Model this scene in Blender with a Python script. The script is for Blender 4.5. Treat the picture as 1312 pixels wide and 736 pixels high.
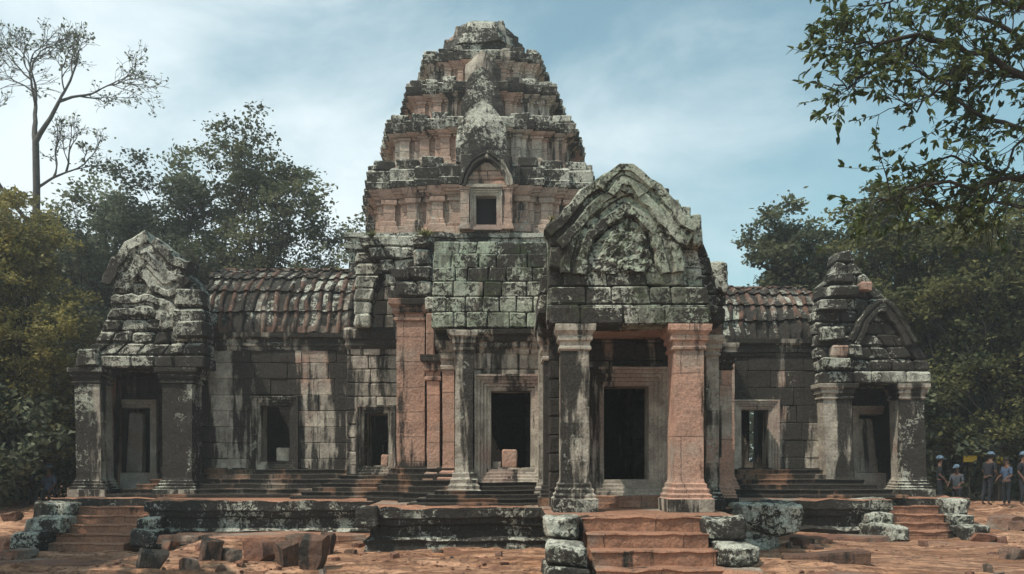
import bpy, bmesh, math, random
from mathutils import Vector, Matrix, noise
R = math.radians
random.seed(11)
for o in list(bpy.data.objects): bpy.data.objects.remove(o)
S = bpy.context.scene
C = S.collection

# ---------------------------------------------------------------- camera, sky, sun, exposure
H = 1.75; F = 1050.0; HZ = 595.0; CX = 656.0
cam = bpy.data.cameras.new('camera'); co = bpy.data.objects.new('camera', cam); C.objects.link(co)
co.location = (0, 0, H); co.rotation_euler = (R(90), 0, 0)
cam.sensor_width = 36; cam.lens = F/1312*36; cam.shift_y = (HZ-368)/1312
cam.clip_end = 2000; cam.clip_start = 0.1
S.camera = co
SUN_EL, SUN_AZ = 57.0, -125.0      # azimuth measured from +Y (away from camera) towards +X
sd = Vector((math.cos(R(SUN_EL))*math.sin(R(SUN_AZ)), math.cos(R(SUN_EL))*math.cos(R(SUN_AZ)), math.sin(R(SUN_EL))))
sl = bpy.data.lights.new('sun', 'SUN'); so = bpy.data.objects.new('sun', sl); C.objects.link(so)
sl.energy = 2.3; sl.angle = R(0.6); sl.color = (1.0, 0.91, 0.78)
so.rotation_euler = (-sd).to_track_quat('-Z', 'Y').to_euler(); so.location = sd*60
W = bpy.data.worlds.new('World'); S.world = W; W.use_nodes = True
nt = W.node_tree; nt.nodes.clear()
def N(nt, t, **kw):
    n = nt.nodes.new(t)
    for k, v in kw.items():
        if k.startswith('i_'): n.inputs[k[2:].replace('_', ' ')].default_value = v
        else: setattr(n, k, v)
    return n
sky = N(nt, 'ShaderNodeTexSky', sky_type='NISHITA', sun_disc=False, sun_elevation=R(SUN_EL), sun_rotation=R(SUN_AZ))
sky.air_density = 1.0; sky.dust_density = 2.0; sky.ozone_density = 1.0
tc = N(nt, 'ShaderNodeTexCoord')
mp = N(nt, 'ShaderNodeMapping'); mp.inputs['Scale'].default_value = (1.0, 1.0, 1.9); mp.inputs['Rotation'].default_value = (0, R(-28), 0)
nt.links.new(tc.outputs['Generated'], mp.inputs['Vector'])
n1 = N(nt, 'ShaderNodeTexNoise', i_Scale=2.1, i_Detail=9.0, i_Roughness=0.58, i_Distortion=0.45)
nt.links.new(mp.outputs[0], n1.inputs['Vector'])
# cloud cover grows towards the left part of the sky and towards the horizon
sx = N(nt, 'ShaderNodeSeparateXYZ'); nt.links.new(tc.outputs['Generated'], sx.inputs[0])
def M_(nt, op, a, b=None, c=None, clamp=False):
    m = N(nt, 'ShaderNodeMath', operation=op); m.use_clamp = clamp
    for i, v in enumerate((a, b, c)):
        if v is None: continue
        if isinstance(v, (int, float)): m.inputs[i].default_value = v
        else: nt.links.new(v, m.inputs[i])
    return m.outputs[0]
cx_ = M_(nt, 'MULTIPLY', sx.outputs[0], -0.42)
cz_ = M_(nt, 'MULTIPLY', sx.outputs[2], -0.34)
cc = M_(nt, 'ADD', M_(nt, 'ADD', n1.outputs[0], cx_), cz_)
cr = N(nt, 'ShaderNodeMapRange', interpolation_type='SMOOTHSTEP'); cr.inputs[1].default_value = 0.20; cr.inputs[2].default_value = 0.66
cr.inputs[3].default_value = 0.10; cr.inputs[4].default_value = 0.93
nt.links.new(cc, cr.inputs[0])
hs = N(nt, 'ShaderNodeMix', data_type='RGBA', blend_type='MULTIPLY'); hs.inputs[0].default_value = 1
hs.inputs[7].default_value = (0.84, 1.18, 0.94, 1)
nt.links.new(sky.outputs[0], hs.inputs[6])
mx = N(nt, 'ShaderNodeMix', data_type='RGBA'); mx.inputs[7].default_value = (6.2, 6.9, 7.1, 1)
nt.links.new(cr.outputs[0], mx.inputs[0]); nt.links.new(hs.outputs[2], mx.inputs[6])
bg = N(nt, 'ShaderNodeBackground'); bg.inputs[1].default_value = 0.098
nt.links.new(mx.outputs[2], bg.inputs[0])
wo = N(nt, 'ShaderNodeOutputWorld'); nt.links.new(bg.outputs[0], wo.inputs[0])
S.view_settings.view_transform = 'Standard'; S.view_settings.look = 'None'
S.view_settings.exposure = 0.76; S.view_settings.gamma = 1
S.view_settings.use_curve_mapping = False
S.render.engine = 'CYCLES'

# ---------------------------------------------------------------- helpers
def P(px, py, D): return ((px-CX)/F*D, H+(HZ-py)/F*D)
def PX(px, D): return (px-CX)/F*D
def PZ(py, D): return H+(HZ-py)/F*D
def NB():
    bm = bmesh.new(); bm.faces.layers.float.new('tone'); return bm
def settone(bm, faces, t):
    L = bm.faces.layers.float['tone']
    for f in faces: f[L] = t
def thing(name, label, cat, loc=(0, 0, 0), group=None):
    o = bpy.data.objects.new(name, None); C.objects.link(o); o.location = loc
    o.empty_display_size = 0.3
    o['label'] = label; o['category'] = cat
    if group: o['group'] = group
    return o
def rootloc(o):
    while o.parent: o = o.parent
    return Vector(o.location)
def obj(name, bm, mats, parent=None, origin=None, smooth=False, label=None):
    """links bm (world coordinates) as ONE mesh object"""
    me = bpy.data.meshes.new(name)
    off = rootloc(parent) if parent else Vector(origin or (0, 0, 0))
    bmesh.ops.transform(bm, matrix=Matrix.Translation(-off), verts=bm.verts)
    if smooth:
        for f in bm.faces: f.smooth = True
    bm.to_mesh(me); bm.free()
    for m in (mats if isinstance(mats, (list, tuple)) else [mats]): me.materials.append(m)
    o = bpy.data.objects.new(name, me); C.objects.link(o)
    if parent: o.parent = parent
    else: o.location = off
    if label: o['label'] = label
    return o
def tag(o, label, cat, group=None):
    o['label'] = label; o['category'] = cat
    if group: o['group'] = group
    return o
def struct(o, kind='structure'): o['kind'] = kind; return o
def jit(bm, v0, amp, freq=1.3):
    bm.verts.ensure_lookup_table()
    for v in list(bm.verts)[v0:]:
        p = v.co
        v.co = p + noise.noise_vector(p*freq)*amp + noise.noise_vector(p*freq*4.3)*amp*0.35
# chamfered hexahedron; c = 8 corners indexed [i + 2j + 4k]
def hexa(bm, c, ch=0.02, tone=None, mat=0, wob=0.006):
    c = [Vector(v) for v in c]
    V = {}
    rnd = random.uniform
    for i in range(2):
        for j in range(2):
            for k in range(2):
                id_ = i+2*j+4*k; p = c[id_]
                nb = (c[(1-i)+2*j+4*k], c[i+2*(1-j)+4*k], c[i+2*j+4*(1-k)])
                d = []
                for q in nb:
                    e = q-p; l = e.length
                    d.append(e*(min(ch*rnd(.6, 1.7), l*.3)/l) if l > 1e-6 else e*0)
                w = Vector((rnd(-wob, wob), rnd(-wob, wob), rnd(-wob, wob)))
                for a in range(3):
                    q = p+w
                    for b in range(3):
                        if b != a: q = q+d[b]
                    V[(i, j, k, a)] = bm.verts.new(q)
    F_ = []
    def face(vs):
        try: f = bm.faces.new(vs); F_.append(f)
        except ValueError: pass
    for s in range(2):
        face([V[(s, 0, 0, 0)], V[(s, 1, 0, 0)], V[(s, 1, 1, 0)], V[(s, 0, 1, 0)]] if s else [V[(s, 0, 0, 0)], V[(s, 0, 1, 0)], V[(s, 1, 1, 0)], V[(s, 1, 0, 0)]])
        face([V[(0, s, 0, 1)], V[(0, s, 1, 1)], V[(1, s, 1, 1)], V[(1, s, 0, 1)]] if s else [V[(0, s, 0, 1)], V[(1, s, 0, 1)], V[(1, s, 1, 1)], V[(0, s, 1, 1)]])
        face([V[(0, 0, s, 2)], V[(1, 0, s, 2)], V[(1, 1, s, 2)], V[(0, 1, s, 2)]] if s else [V[(0, 0, s, 2)], V[(0, 1, s, 2)], V[(1, 1, s, 2)], V[(1, 0, s, 2)]])
    for s in range(2):
        for t in range(2):
            face([V[(0, s, t, 1)], V[(1, s, t, 1)], V[(1, s, t, 2)], V[(0, s, t, 2)]])
            face([V[(s, 0, t, 0)], V[(s, 1, t, 0)], V[(s, 1, t, 2)], V[(s, 0, t, 2)]])
            face([V[(s, t, 0, 0)], V[(s, t, 1, 0)], V[(s, t, 1, 1)], V[(s, t, 0, 1)]])
            for u in range(2):
                face([V[(s, t, u, 0)], V[(s, t, u, 1)], V[(s, t, u, 2)]])
    t = random.uniform(-1, 1) if tone is None else tone
    settone(bm, F_, t)
    for f in F_: f.material_index = mat
    return F_
def box(bm, x0, x1, y0, y1, z0, z1, ch=0.02, tone=None, mat=0, wob=0.006):
    return hexa(bm, [(x, y, z) for z in (z0, z1) for y in (y0, y1) for x in (x0, x1)], ch, tone, mat, wob)
def plain(bm, x0, x1, y0, y1, z0, z1, mat=0):
    v = [bm.verts.new((x, y, z)) for z in (z0, z1) for y in (y0, y1) for x in (x0, x1)]
    for q in ((0, 1, 5, 4), (1, 3, 7, 5), (3, 2, 6, 7), (2, 0, 4, 6), (4, 5, 7, 6), (0, 2, 3, 1)):
        f = bm.faces.new([v[i] for i in q]); f.material_index = mat
# rows of blocks: rows = [(z0, z1, xl0, xr0, xl1, xr1, yfront)]
def courses(bm, rows, th, bw=0.6, gap=0.012, ch=0.022, holes=(), dj=0.015, mat=0, drop=0.0, wob=0.008):
    for r, (z0, z1, xl0, xr0, xl1, xr1, yf) in enumerate(rows):
        zc = (z0+z1)/2
        spans = [(0.0, 1.0)]
        w = max(xr0-xl0, xr1-xl1, 0.01)
        for (hx0, hx1, hz0, hz1) in holes:
            if hz0-.02 < zc < hz1+.02:
                a, b = (hx0-xl0)/w, (hx1-xl0)/w; ns = []
                for s0, s1 in spans:
                    if b <= s0 or a >= s1: ns.append((s0, s1)); continue
                    if a > s0: ns.append((s0, a))
                    if b < s1: ns.append((b, s1))
                spans = ns
        for s0, s1 in spans:
            L = (s1-s0)*w; n = max(1, round(L/(bw*random.uniform(.85, 1.2))))
            cuts = [s0]+[s0+(s1-s0)*(k+random.uniform(-.22, .22))/n for k in range(1, n)]+[s1]
            for a, b in zip(cuts[:-1], cuts[1:]):
                if random.random() < drop: continue
                d = random.uniform(-dj, dj)
                g = gap/2/w
                def X(t, lo): return (xl0+(xr0-xl0)*t) if lo else (xl1+(xr1-xl1)*t)
                zz1 = z1-gap
                hexa(bm, [(X(a+g, 1), yf+d, z0), (X(b-g, 1), yf+d, z0), (X(a+g, 1), yf+th, z0), (X(b-g, 1), yf+th, z0),
                          (X(a+g, 0), yf+d, zz1), (X(b-g, 0), yf+d, zz1), (X(a+g, 0), yf+th, zz1), (X(b-g, 0), yf+th, zz1)], ch, None, mat, wob)
def wall(bm, x0, x1, yf, th, z0, z1, rh=0.36, bw=0.62, holes=(), **kw):
    n = max(1, round((z1-z0)/rh)); h = (z1-z0)/n
    courses(bm, [(z0+h*i, z0+h*(i+1), x0, x1, x0, x1, yf) for i in range(n)], th, bw, holes=holes, **kw)
def turned(bm, v0, Mx):
    bm.verts.ensure_lookup_table()
    bmesh.ops.transform(bm, matrix=Mx, verts=list(bm.verts)[v0:])
# moulded mass: footprint polygon (counter-clockwise) lofted along profile [(z, out, mat)]
def moulded(bm, poly, prof, seg=0.3, amp=0.015, freq=1.5, cap=True, blk=0.6, rh=0.35, wear=0.0):
    n = len(poly); pts = []; nr = []
    P2 = [Vector(p) for p in poly]
    def nrm(a, b):
        e = b-a; return Vector((e.y, -e.x)).normalized()
    for i in range(n):
        a, b, c = P2[i-1], P2[i], P2[(i+1) % n]
        n1, n2 = nrm(a, b), nrm(b, c)
        m = (n1+n2)/max(.2, 1+n1.dot(n2)); pts.append(b); nr.append(m)
        L = (c-b).length; k = max(1, int(L/seg))
        for j in range(1, k): pts.append(b.lerp(c, j/k)); nr.append(n2)
    # densify profile
    pr = [prof[0]]
    for q in prof[1:]:
        p = pr[-1]; L = math.hypot(q[0]-p[0], q[1]-p[1]); k = max(1, int(L/(seg*1.2)))
        for j in range(1, k+1): pr.append((p[0]+(q[0]-p[0])*j/k, p[1]+(q[1]-p[1])*j/k, q[2] if len(q) > 2 else 0))
    v0 = len(bm.verts); rings = []
    for z, o, *_ in pr:
        rings.append([bm.verts.new((p.x+m.x*o, p.y+m.y*o, z)) for p, m in zip(pts, nr)])
    L = bm.faces.layers.float['tone']
    rr = random.Random(int(P2[0].x*100+prof[0][0]*10)); tab = {}
    for a in range(len(rings)-1):
        for i in range(len(pts)):
            j = (i+1) % len(pts)
            f = bm.faces.new((rings[a][i], rings[a][j], rings[a+1][j], rings[a+1][i]))
            f.material_index = pr[a+1][2] if len(pr[a+1]) > 2 else 0
            key = (int(i*seg/blk), int(pr[a][0]/rh))
            if key not in tab: tab[key] = rr.uniform(-1, 1)
            f[L] = tab[key]*.7
    if cap:
        f = bm.faces.new(rings[-1]); f.material_index = pr[-1][2] if len(pr[-1]) > 2 else 0
        f = bm.faces.new(list(reversed(rings[0])))
    if amp: jit(bm, v0, amp, freq)
def rect(x0, x1, y0, y1): return [(x0, y0), (x1, y0), (x1, y1), (x0, y1)]
# nested rectangular mouldings round an opening in a wall facing -Y: prof [(outset, y)] from outside to inside
def frame(bm, x0, x1, z0, z1, prof, seg=0.35, amp=0.006, arch=0):
    rings = []; v0 = len(bm.verts)
    for o, y in prof:
        c = [(x0-o, z0-o), (x1+o, z0-o), (x1+o, z1+o), (x0-o, z1+o)]
        ring = []
        for i in range(4):
            a, b = Vector(c[i]), Vector(c[(i+1) % 4]); k = 6
            for j in range(k):
                q = a.lerp(b, j/k); ring.append(bm.verts.new((q.x, y, q.y)))
        rings.append(ring)
    n = len(rings[0])
    for a, b in zip(rings[:-1], rings[1:]):
        for i in range(n):
            j = (i+1) % n
            bm.faces.new((a[i], a[j], b[j], b[i]))
    jit(bm, v0, amp, 2.2)
def frame_prof(yw, w, steps=4, proud=0.14, deep=0.55):
    pr = [(w, yw+0.05), (w, yw-proud)]
    for k in range(steps):
        o = w*(1-(k+.72)/steps); y = yw-proud+(k+1)*proud*1.3/steps
        pr += [(w*(1-(k+.62)/steps), pr[-1][1]), (w*(1-(k+.62)/steps)-.004, y-.025), (o if k < steps-1 else .0, y-.025)]
        if k < steps-1: pr += [(o-.01, y), (w*(1-(k+1)/steps), y)]
    pr += [(0.0, yw+deep)]
    return pr
def tube(bm, pts, rad, sides=6, tone=0.0, mat=0):
    rings = []
    for i, p in enumerate(pts):
        p = Vector(p)
        d = (Vector(pts[min(i+1, len(pts)-1)])-Vector(pts[max(i-1, 0)])).normalized()
        u = d.cross(Vector((0.13, 0.31, 0.94))); u = u.normalized() if u.length > .01 else Vector((1, 0, 0))
        w = d.cross(u)
        r = rad[i] if isinstance(rad, (list, tuple)) else rad
        rings.append([bm.verts.new(p+(u*math.cos(2*math.pi*k/sides)+w*math.sin(2*math.pi*k/sides))*r) for k in range(sides)])
    for a, b in zip(rings[:-1], rings[1:]):
        for k in range(sides):
            f = bm.faces.new((a[k], a[(k+1) % sides], b[(k+1) % sides], b[k])); f.smooth = True; f.material_index = mat
    return rings

# ---------------------------------------------------------------- materials
def mat_new(name):
    m = bpy.data.materials.new(name); m.use_nodes = True; nt = m.node_tree; nt.nodes.clear()
    out = nt.nodes.new('ShaderNodeOutputMaterial'); b = nt.nodes.new('ShaderNodeBsdfPrincipled')
    nt.links.new(b.outputs[0], out.inputs[0]); b.inputs['Roughness'].default_value = .9
    b.inputs['Specular IOR Level'].default_value = .25
    return m, nt, b
def mixc(nt, fac, a, b, blend='MIX'):
    m = N(nt, 'ShaderNodeMix', data_type='RGBA', blend_type=blend)
    for i, v in ((0, fac), (6, a), (7, b)):
        if isinstance(v, (int, float)): m.inputs[i].default_value = v
        elif isinstance(v, tuple): m.inputs[i].default_value = (*v, 1)
        else: nt.links.new(v, m.inputs[i])
    return m.outputs[2]
def ramp(nt, v, lo, hi, a=0.0, b=1.0):
    m = N(nt, 'ShaderNodeMapRange', interpolation_type='SMOOTHSTEP')
    nt.links.new(v, m.inputs[0])
    for i, q in enumerate((lo, hi, a, b)): m.inputs[i+1].default_value = q
    return m.outputs[0]
def noi(nt, vec, scale, detail=6, rough=.6, dist=0.0):
    n = N(nt, 'ShaderNodeTexNoise', i_Scale=scale, i_Detail=float(detail), i_Roughness=rough, i_Distortion=dist)
    nt.links.new(vec, n.inputs['Vector']); return n.outputs[0]
def mapv(nt, vec, scale, loc=(0, 0, 0)):
    m = N(nt, 'ShaderNodeMapping'); m.inputs['Scale'].default_value = scale; m.inputs['Location'].default_value = loc
    nt.links.new(vec, m.inputs['Vector']); return m.outputs[0]
_seed = [0.0]
def stone(name, pink=.5, stain=.5, lichen=.5, green=.3, joint=None, red=False, dark=1.0, bump=1.0, hue=None):
    """weathered sandstone: pink/grey body, black algae streaks, pale lichen crust"""
    m, nt, b = mat_new(name); _seed[0] += 7.3
    g = N(nt, 'ShaderNodeNewGeometry'); pos = mapv(nt, g.outputs['Position'], (1, 1, 1), (_seed[0], 3.1, 0))
    at = N(nt, 'ShaderNodeAttribute', attribute_name='tone').outputs['Fac']
    big = noi(nt, pos, .55, 3, .55)
    med = noi(nt, pos, 2.6, 5, .6)
    fine = noi(nt, pos, 17, 8, .68)
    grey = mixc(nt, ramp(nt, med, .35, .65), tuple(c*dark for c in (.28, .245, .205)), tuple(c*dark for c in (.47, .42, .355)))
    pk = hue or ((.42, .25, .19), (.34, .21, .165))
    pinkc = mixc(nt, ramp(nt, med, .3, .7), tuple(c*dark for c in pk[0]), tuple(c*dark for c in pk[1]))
    bias = M_(nt, 'ADD', M_(nt, 'MULTIPLY', at, .035), big)
    pf = ramp(nt, bias, .66-pink*.34, .86-pink*.34)
    col = mixc(nt, pf, grey, pinkc)
    # value change from stone to stone
    tv = M_(nt, 'MULTIPLY_ADD', at, .16, 1.0)
    fv = M_(nt, 'MULTIPLY_ADD', fine, 1.5, .25)
    vv = M_(nt, 'MULTIPLY', tv, fv)
    cmb = N(nt, 'ShaderNodeCombineColor'); [nt.links.new(vv, cmb.inputs[i]) for i in range(3)]
    col = mixc(nt, 1.0, col, cmb.outputs[0], 'MULTIPLY')
    # joints
    jf = None
    if joint:
        sp = N(nt, 'ShaderNodeSeparateXYZ'); nt.links.new(g.outputs['Position'], sp.inputs[0])
        u = M_(nt, 'ADD', M_(nt, 'ADD', sp.outputs[0], sp.outputs[1]), M_(nt, 'MULTIPLY', med, .05))
        w = M_(nt, 'ADD', sp.outputs[2], M_(nt, 'MULTIPLY', big, .10))
        cv = N(nt, 'ShaderNodeCombineXYZ'); nt.links.new(u, cv.inputs[0]); nt.links.new(w, cv.inputs[1])
        br = N(nt, 'ShaderNodeTexBrick', offset=.43, squash=1.0)
        br.inputs['Scale'].default_value = 1; br.inputs['Mortar Size'].default_value = .007; br.inputs['Mortar Smooth'].default_value = .25
        br.inputs['Brick Width'].default_value = joint[0]; br.inputs['Row Height'].default_value = joint[1]
        br.inputs['Color1'].default_value = (.88, .88, .88, 1); br.inputs['Color2'].default_value = (1.08, 1.07, 1.06, 1); br.inputs['Mortar'].default_value = (.9, .9, .9, 1)
        nt.links.new(cv.outputs[0], br.inputs['Vector']); jf = br.outputs['Fac']
        col = mixc(nt, 1.0, col, br.outputs['Color'], 'MULTIPLY')
    # black algae running down
    st = noi(nt, mapv(nt, pos, (1.15, 1.15, .13)), 1.0, 5, .6, .3)
    st2 = noi(nt, mapv(nt, pos, (5.5, 5.5, 1.0)), 1.0, 7, .7, .2)
    sv = M_(nt, 'ADD', M_(nt, 'MULTIPLY', st, .72), M_(nt, 'ADD', M_(nt, 'MULTIPLY', st2, .28), M_(nt, 'MULTIPLY', at, -.02)))
    lo = .68-stain*.34
    sf = ramp(nt, sv, lo, lo+.06, 0, .97)
    col = mixc(nt, sf, col, mixc(nt, ramp(nt, noi(nt, pos, 22, 7, .8), .36, .70), (.010, .009, .008), (.060, .053, .046)))
    # speckle grime
    gr = ramp(nt, noi(nt, pos, 30, 6, .75), .50, .68, 0, .55)
    col = mixc(nt, gr, col, (.05, .045, .04))
    # lichen crust
    sepn = N(nt, 'ShaderNodeSeparateXYZ'); nt.links.new(g.outputs['Normal'], sepn.inputs[0])
    up = M_(nt, 'MULTIPLY', sepn.outputs[2], .05)
    l1 = noi(nt, mapv(nt, pos, (1, 1, .7), (9, 5, 2)), .8, 4, .6, .5)
    l2 = noi(nt, pos, 9.0, 9, .78, .8)
    lv = M_(nt, 'ADD', M_(nt, 'ADD', M_(nt, 'MULTIPLY', l1, .47), M_(nt, 'MULTIPLY', l2, .53)), M_(nt, 'ADD', up, M_(nt, 'MULTIPLY', at, .02)))
    ll = .70-lichen*.28
    lf = ramp(nt, lv, ll, ll+.03, 0, .95)
    lf = M_(nt, 'MULTIPLY', lf, ramp(nt, noi(nt, mapv(nt, pos, (1.3, 1.3, .35), (5, 1, 7)), 1.0, 6, .7, .4), .52, .60, 1.0, .35))
    gm = ramp(nt, noi(nt, pos, .8, 3, .6), .6-green*.3, .8-green*.3)
    lc = mixc(nt, gm, (.62, .61, .53), (.40, .47, .36))
    lc = mixc(nt, ramp(nt, noi(nt, pos, 26, 5, .7), .38, .62), (.27, .275, .23), lc)
    col = mixc(nt, lf, col, lc)
    # dull green moss film
    mf = ramp(nt, noi(nt, mapv(nt, pos, (1, 1, 1), (2, 8, 4)), 2.2, 6, .7), .74-green*.28, .90-green*.28, 0, .6)
    col = mixc(nt, mf, col, (.055, .075, .035))
    if jf is not None: col = mixc(nt, M_(nt, 'MULTIPLY', jf, .7), col, (.03, .025, .022))
    nt.links.new(col, b.inputs['Base Color'])
    hgt = M_(nt, 'ADD', M_(nt, 'MULTIPLY', fine, .6), M_(nt, 'MULTIPLY', lf, .18))
    vo = N(nt, 'ShaderNodeTexVoronoi', feature='DISTANCE_TO_EDGE', i_Scale=5.5)
    nt.links.new(mapv(nt, pos, (1, 1, 1.6)), vo.inputs['Vector'])
    ck = ramp(nt, vo.outputs[0], 0, .03, -.07, 0)
    hgt = M_(nt, 'ADD', hgt, M_(nt, 'ADD', M_(nt, 'MULTIPLY', med, 1.2), ck))
    if jf is not None: hgt = M_(nt, 'SUBTRACT', hgt, M_(nt, 'MULTIPLY', jf, .8))
    bp = N(nt, 'ShaderNodeBump', i_Strength=.9*bump, i_Distance=.06)
    nt.links.new(hgt, bp.inputs['Height']); nt.links.new(bp.outputs[0], b.inputs['Normal'])
    return m
ST = {}
ST['pink'] = stone('pink_sandstone', pink=.95, stain=.56, lichen=.26, green=.0, joint=(1.3, .62), hue=((.43, .27, .205), (.35, .225, .175)))
ST['pinkplain'] = stone('smooth_pink_sandstone', pink=1.15, stain=.36, lichen=.22, green=.0, bump=.8, joint=(6.0, 1.15), hue=((.48, .285, .215), (.38, .24, .185)))
ST['tower'] = stone('tower_sandstone', pink=.80, stain=.44, lichen=.46, green=.05, joint=(.9, .42), dark=1.12, hue=((.42, .285, .225), (.34, .235, .19)))
ST['towerlichen'] = stone('tower_lichen_stone', pink=.30, stain=.86, lichen=.73, green=.15)
ST['grey'] = stone('grey_sandstone', pink=.25, stain=.62, lichen=.45, green=.1)
ST['wall'] = stone('streaked_wall_stone', pink=.22, stain=.72, lichen=.28, green=.0)
ST['dark'] = stone('blackened_wall_stone', pink=.25, stain=.76, lichen=.38, green=.1)
ST['lichen'] = stone('lichen_crusted_stone', pink=.15, stain=1.0, lichen=.74, green=.12)
ST['gable'] = stone('green_lichen_stone', pink=.05, stain=1.0, lichen=.80, green=.85)
ST['roofpan'] = stone('spotted_roof_pan_stone', pink=.55, stain=.85, lichen=.50, green=.0, dark=.65, hue=((.20, .12, .09), (.13, .09, .07)))
ST['darklichen'] = stone('dark_speckled_gable_stone', pink=.15, stain=1.05, lichen=.58, green=.1)
ST['base'] = stone('base_moulding_stone', pink=1.1, stain=.78, lichen=.10, green=.05, joint=(.9, .6), dark=.68, hue=((.40, .225, .14), (.24, .14, .10)))
ST['blackbase'] = stone('black_platform_stone', pink=.3, stain=1.02, lichen=.62, green=.1, joint=(.95, .42), dark=.7)
ST['step'] = stone('worn_red_step_stone', pink=1.1, stain=.34, lichen=.16, green=.05, joint=(1.3, 5.0), dark=.85, hue=((.46, .235, .15), (.33, .175, .12)))
ST['frame'] = stone('door_frame_stone', pink=.62, stain=.38, lichen=.22, green=.0, dark=1.1, hue=((.34, .245, .205), (.28, .21, .18)))
ST['greypillar'] = stone('grey_stained_pillar', pink=.3, stain=.72, lichen=.54, green=.2)
ST['roof'] = stone('red_brown_roof_tile_stone', pink=1.2, stain=.62, lichen=.36, green=.0, dark=.75, hue=((.20, .112, .082), (.14, .08, .062)))
ST['rock'] = stone('red_laterite_rock', pink=1.1, stain=.34, lichen=.22, green=.0, dark=.7, hue=((.36, .165, .10), (.24, .13, .10)))
ST['greyrock'] = stone('dull_brown_rock', pink=1.1, stain=.50, lichen=.16, green=.0, dark=.65, hue=((.27, .15, .105), (.18, .11, .085)))
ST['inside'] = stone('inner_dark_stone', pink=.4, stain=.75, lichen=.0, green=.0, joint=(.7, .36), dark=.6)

def simple(name, col, rough=.8, var=.0, scale=8):
    m, nt, b = mat_new(name)
    if var:
        g = N(nt, 'ShaderNodeNewGeometry'); n = noi(nt, g.outputs['Position'], scale, 4, .6)
        c = mixc(nt, ramp(nt, n, .3, .7), tuple(v*(1-var) for v in col), tuple(v*(1+var) for v in col)); nt.links.new(c, b.inputs['Base Color'])
    else: b.inputs['Base Color'].default_value = (*col, 1)
    b.inputs['Roughness'].default_value = rough
    return m
def leafmat(name, c1, c2, tr=.45):
    m, nt, b = mat_new(name)
    at = N(nt, 'ShaderNodeAttribute', attribute_name='tone').outputs['Fac']
    g = N(nt, 'ShaderNodeNewGeometry')
    n = noi(nt, g.outputs['Position'], .7, 3, .6)
    f = M_(nt, 'ADD', M_(nt, 'MULTIPLY', at, .35), n)
    c = mixc(nt, ramp(nt, f, .25, .85), c1, c2)
    nt.links.new(c, b.inputs['Base Color']); b.inputs['Roughness'].default_value = .55
    t = N(nt, 'ShaderNodeBsdfTranslucent'); nt.links.new(c, t.inputs[0])
    mx = N(nt, 'ShaderNodeMixShader'); mx.inputs[0].default_value = tr
    nt.links.new(b.outputs[0], mx.inputs[1]); nt.links.new(t.outputs[0], mx.inputs[2])
    nt.links.new(mx.outputs[0], nt.nodes['Material Output'].inputs[0])
    return m
LF = {'dark': leafmat('dark_green_leaves', (.08, .10, .068), (.21, .235, .145)),
      'mid': leafmat('green_leaves', (.07, .085, .050), (.18, .19, .10)),
      'gold': leafmat('yellow_green_leaves', (.135, .125, .045), (.38, .33, .11)),
      'bright': leafmat('bright_green_leaves', (.065, .080, .038), (.22, .215, .085)),
      'near': leafmat('near_green_leaves', (.045, .068, .026), (.12, .145, .05)),
      'yel': leafmat('yellow_leaves', (.16, .15, .02), (.35, .30, .04))}  # plain yellow leaf tones
bark = simple('grey_bark', (.11, .10, .085), .9, .4, 6)
barkd = simple('dark_bark', (.045, .038, .032), .9, .4, 6)

# ---------------------------------------------------------------- ground
def sstep(a, b, x):
    t = max(0, min(1, (x-a)/(b-a))); return t*t*(3-2*t)
def ground_z(x, y):
    z = -0.42*sstep(-6.6, -8.8, x)*(1-sstep(21, 25, y)) - .14*sstep(6.5, 9.5, x)*(1-sstep(21, 24, y))
    z -= .05*(1-sstep(12, 17, y))
    z += .42*sstep(24, 27, y)*sstep(11.5, 13.5, abs(x))
    if y > 40 or abs(x) > 30: return z
    v = Vector((x*.55, y*1.1, 0))
    w = noise.noise_vector(v*.9)*.5
    h = noise.fractal(Vector((x*.35+w.x, y*.9+w.y, 1.7)), .9, 2.1, 4)*.16
    q = math.floor(h/.05)*.05; f = (h-q)/.05; h = q+.05*sstep(.62, 1, f)
    flat = sstep(5.2, 6.6, x)*(1-sstep(9.5, 13, x))*(1-sstep(19.5, 21, y))*sstep(12, 15, y)
    h *= (1-.8*flat)
    h += noise.noise(Vector((x*3, y*5, 0)))*.012
    return z+h
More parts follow.
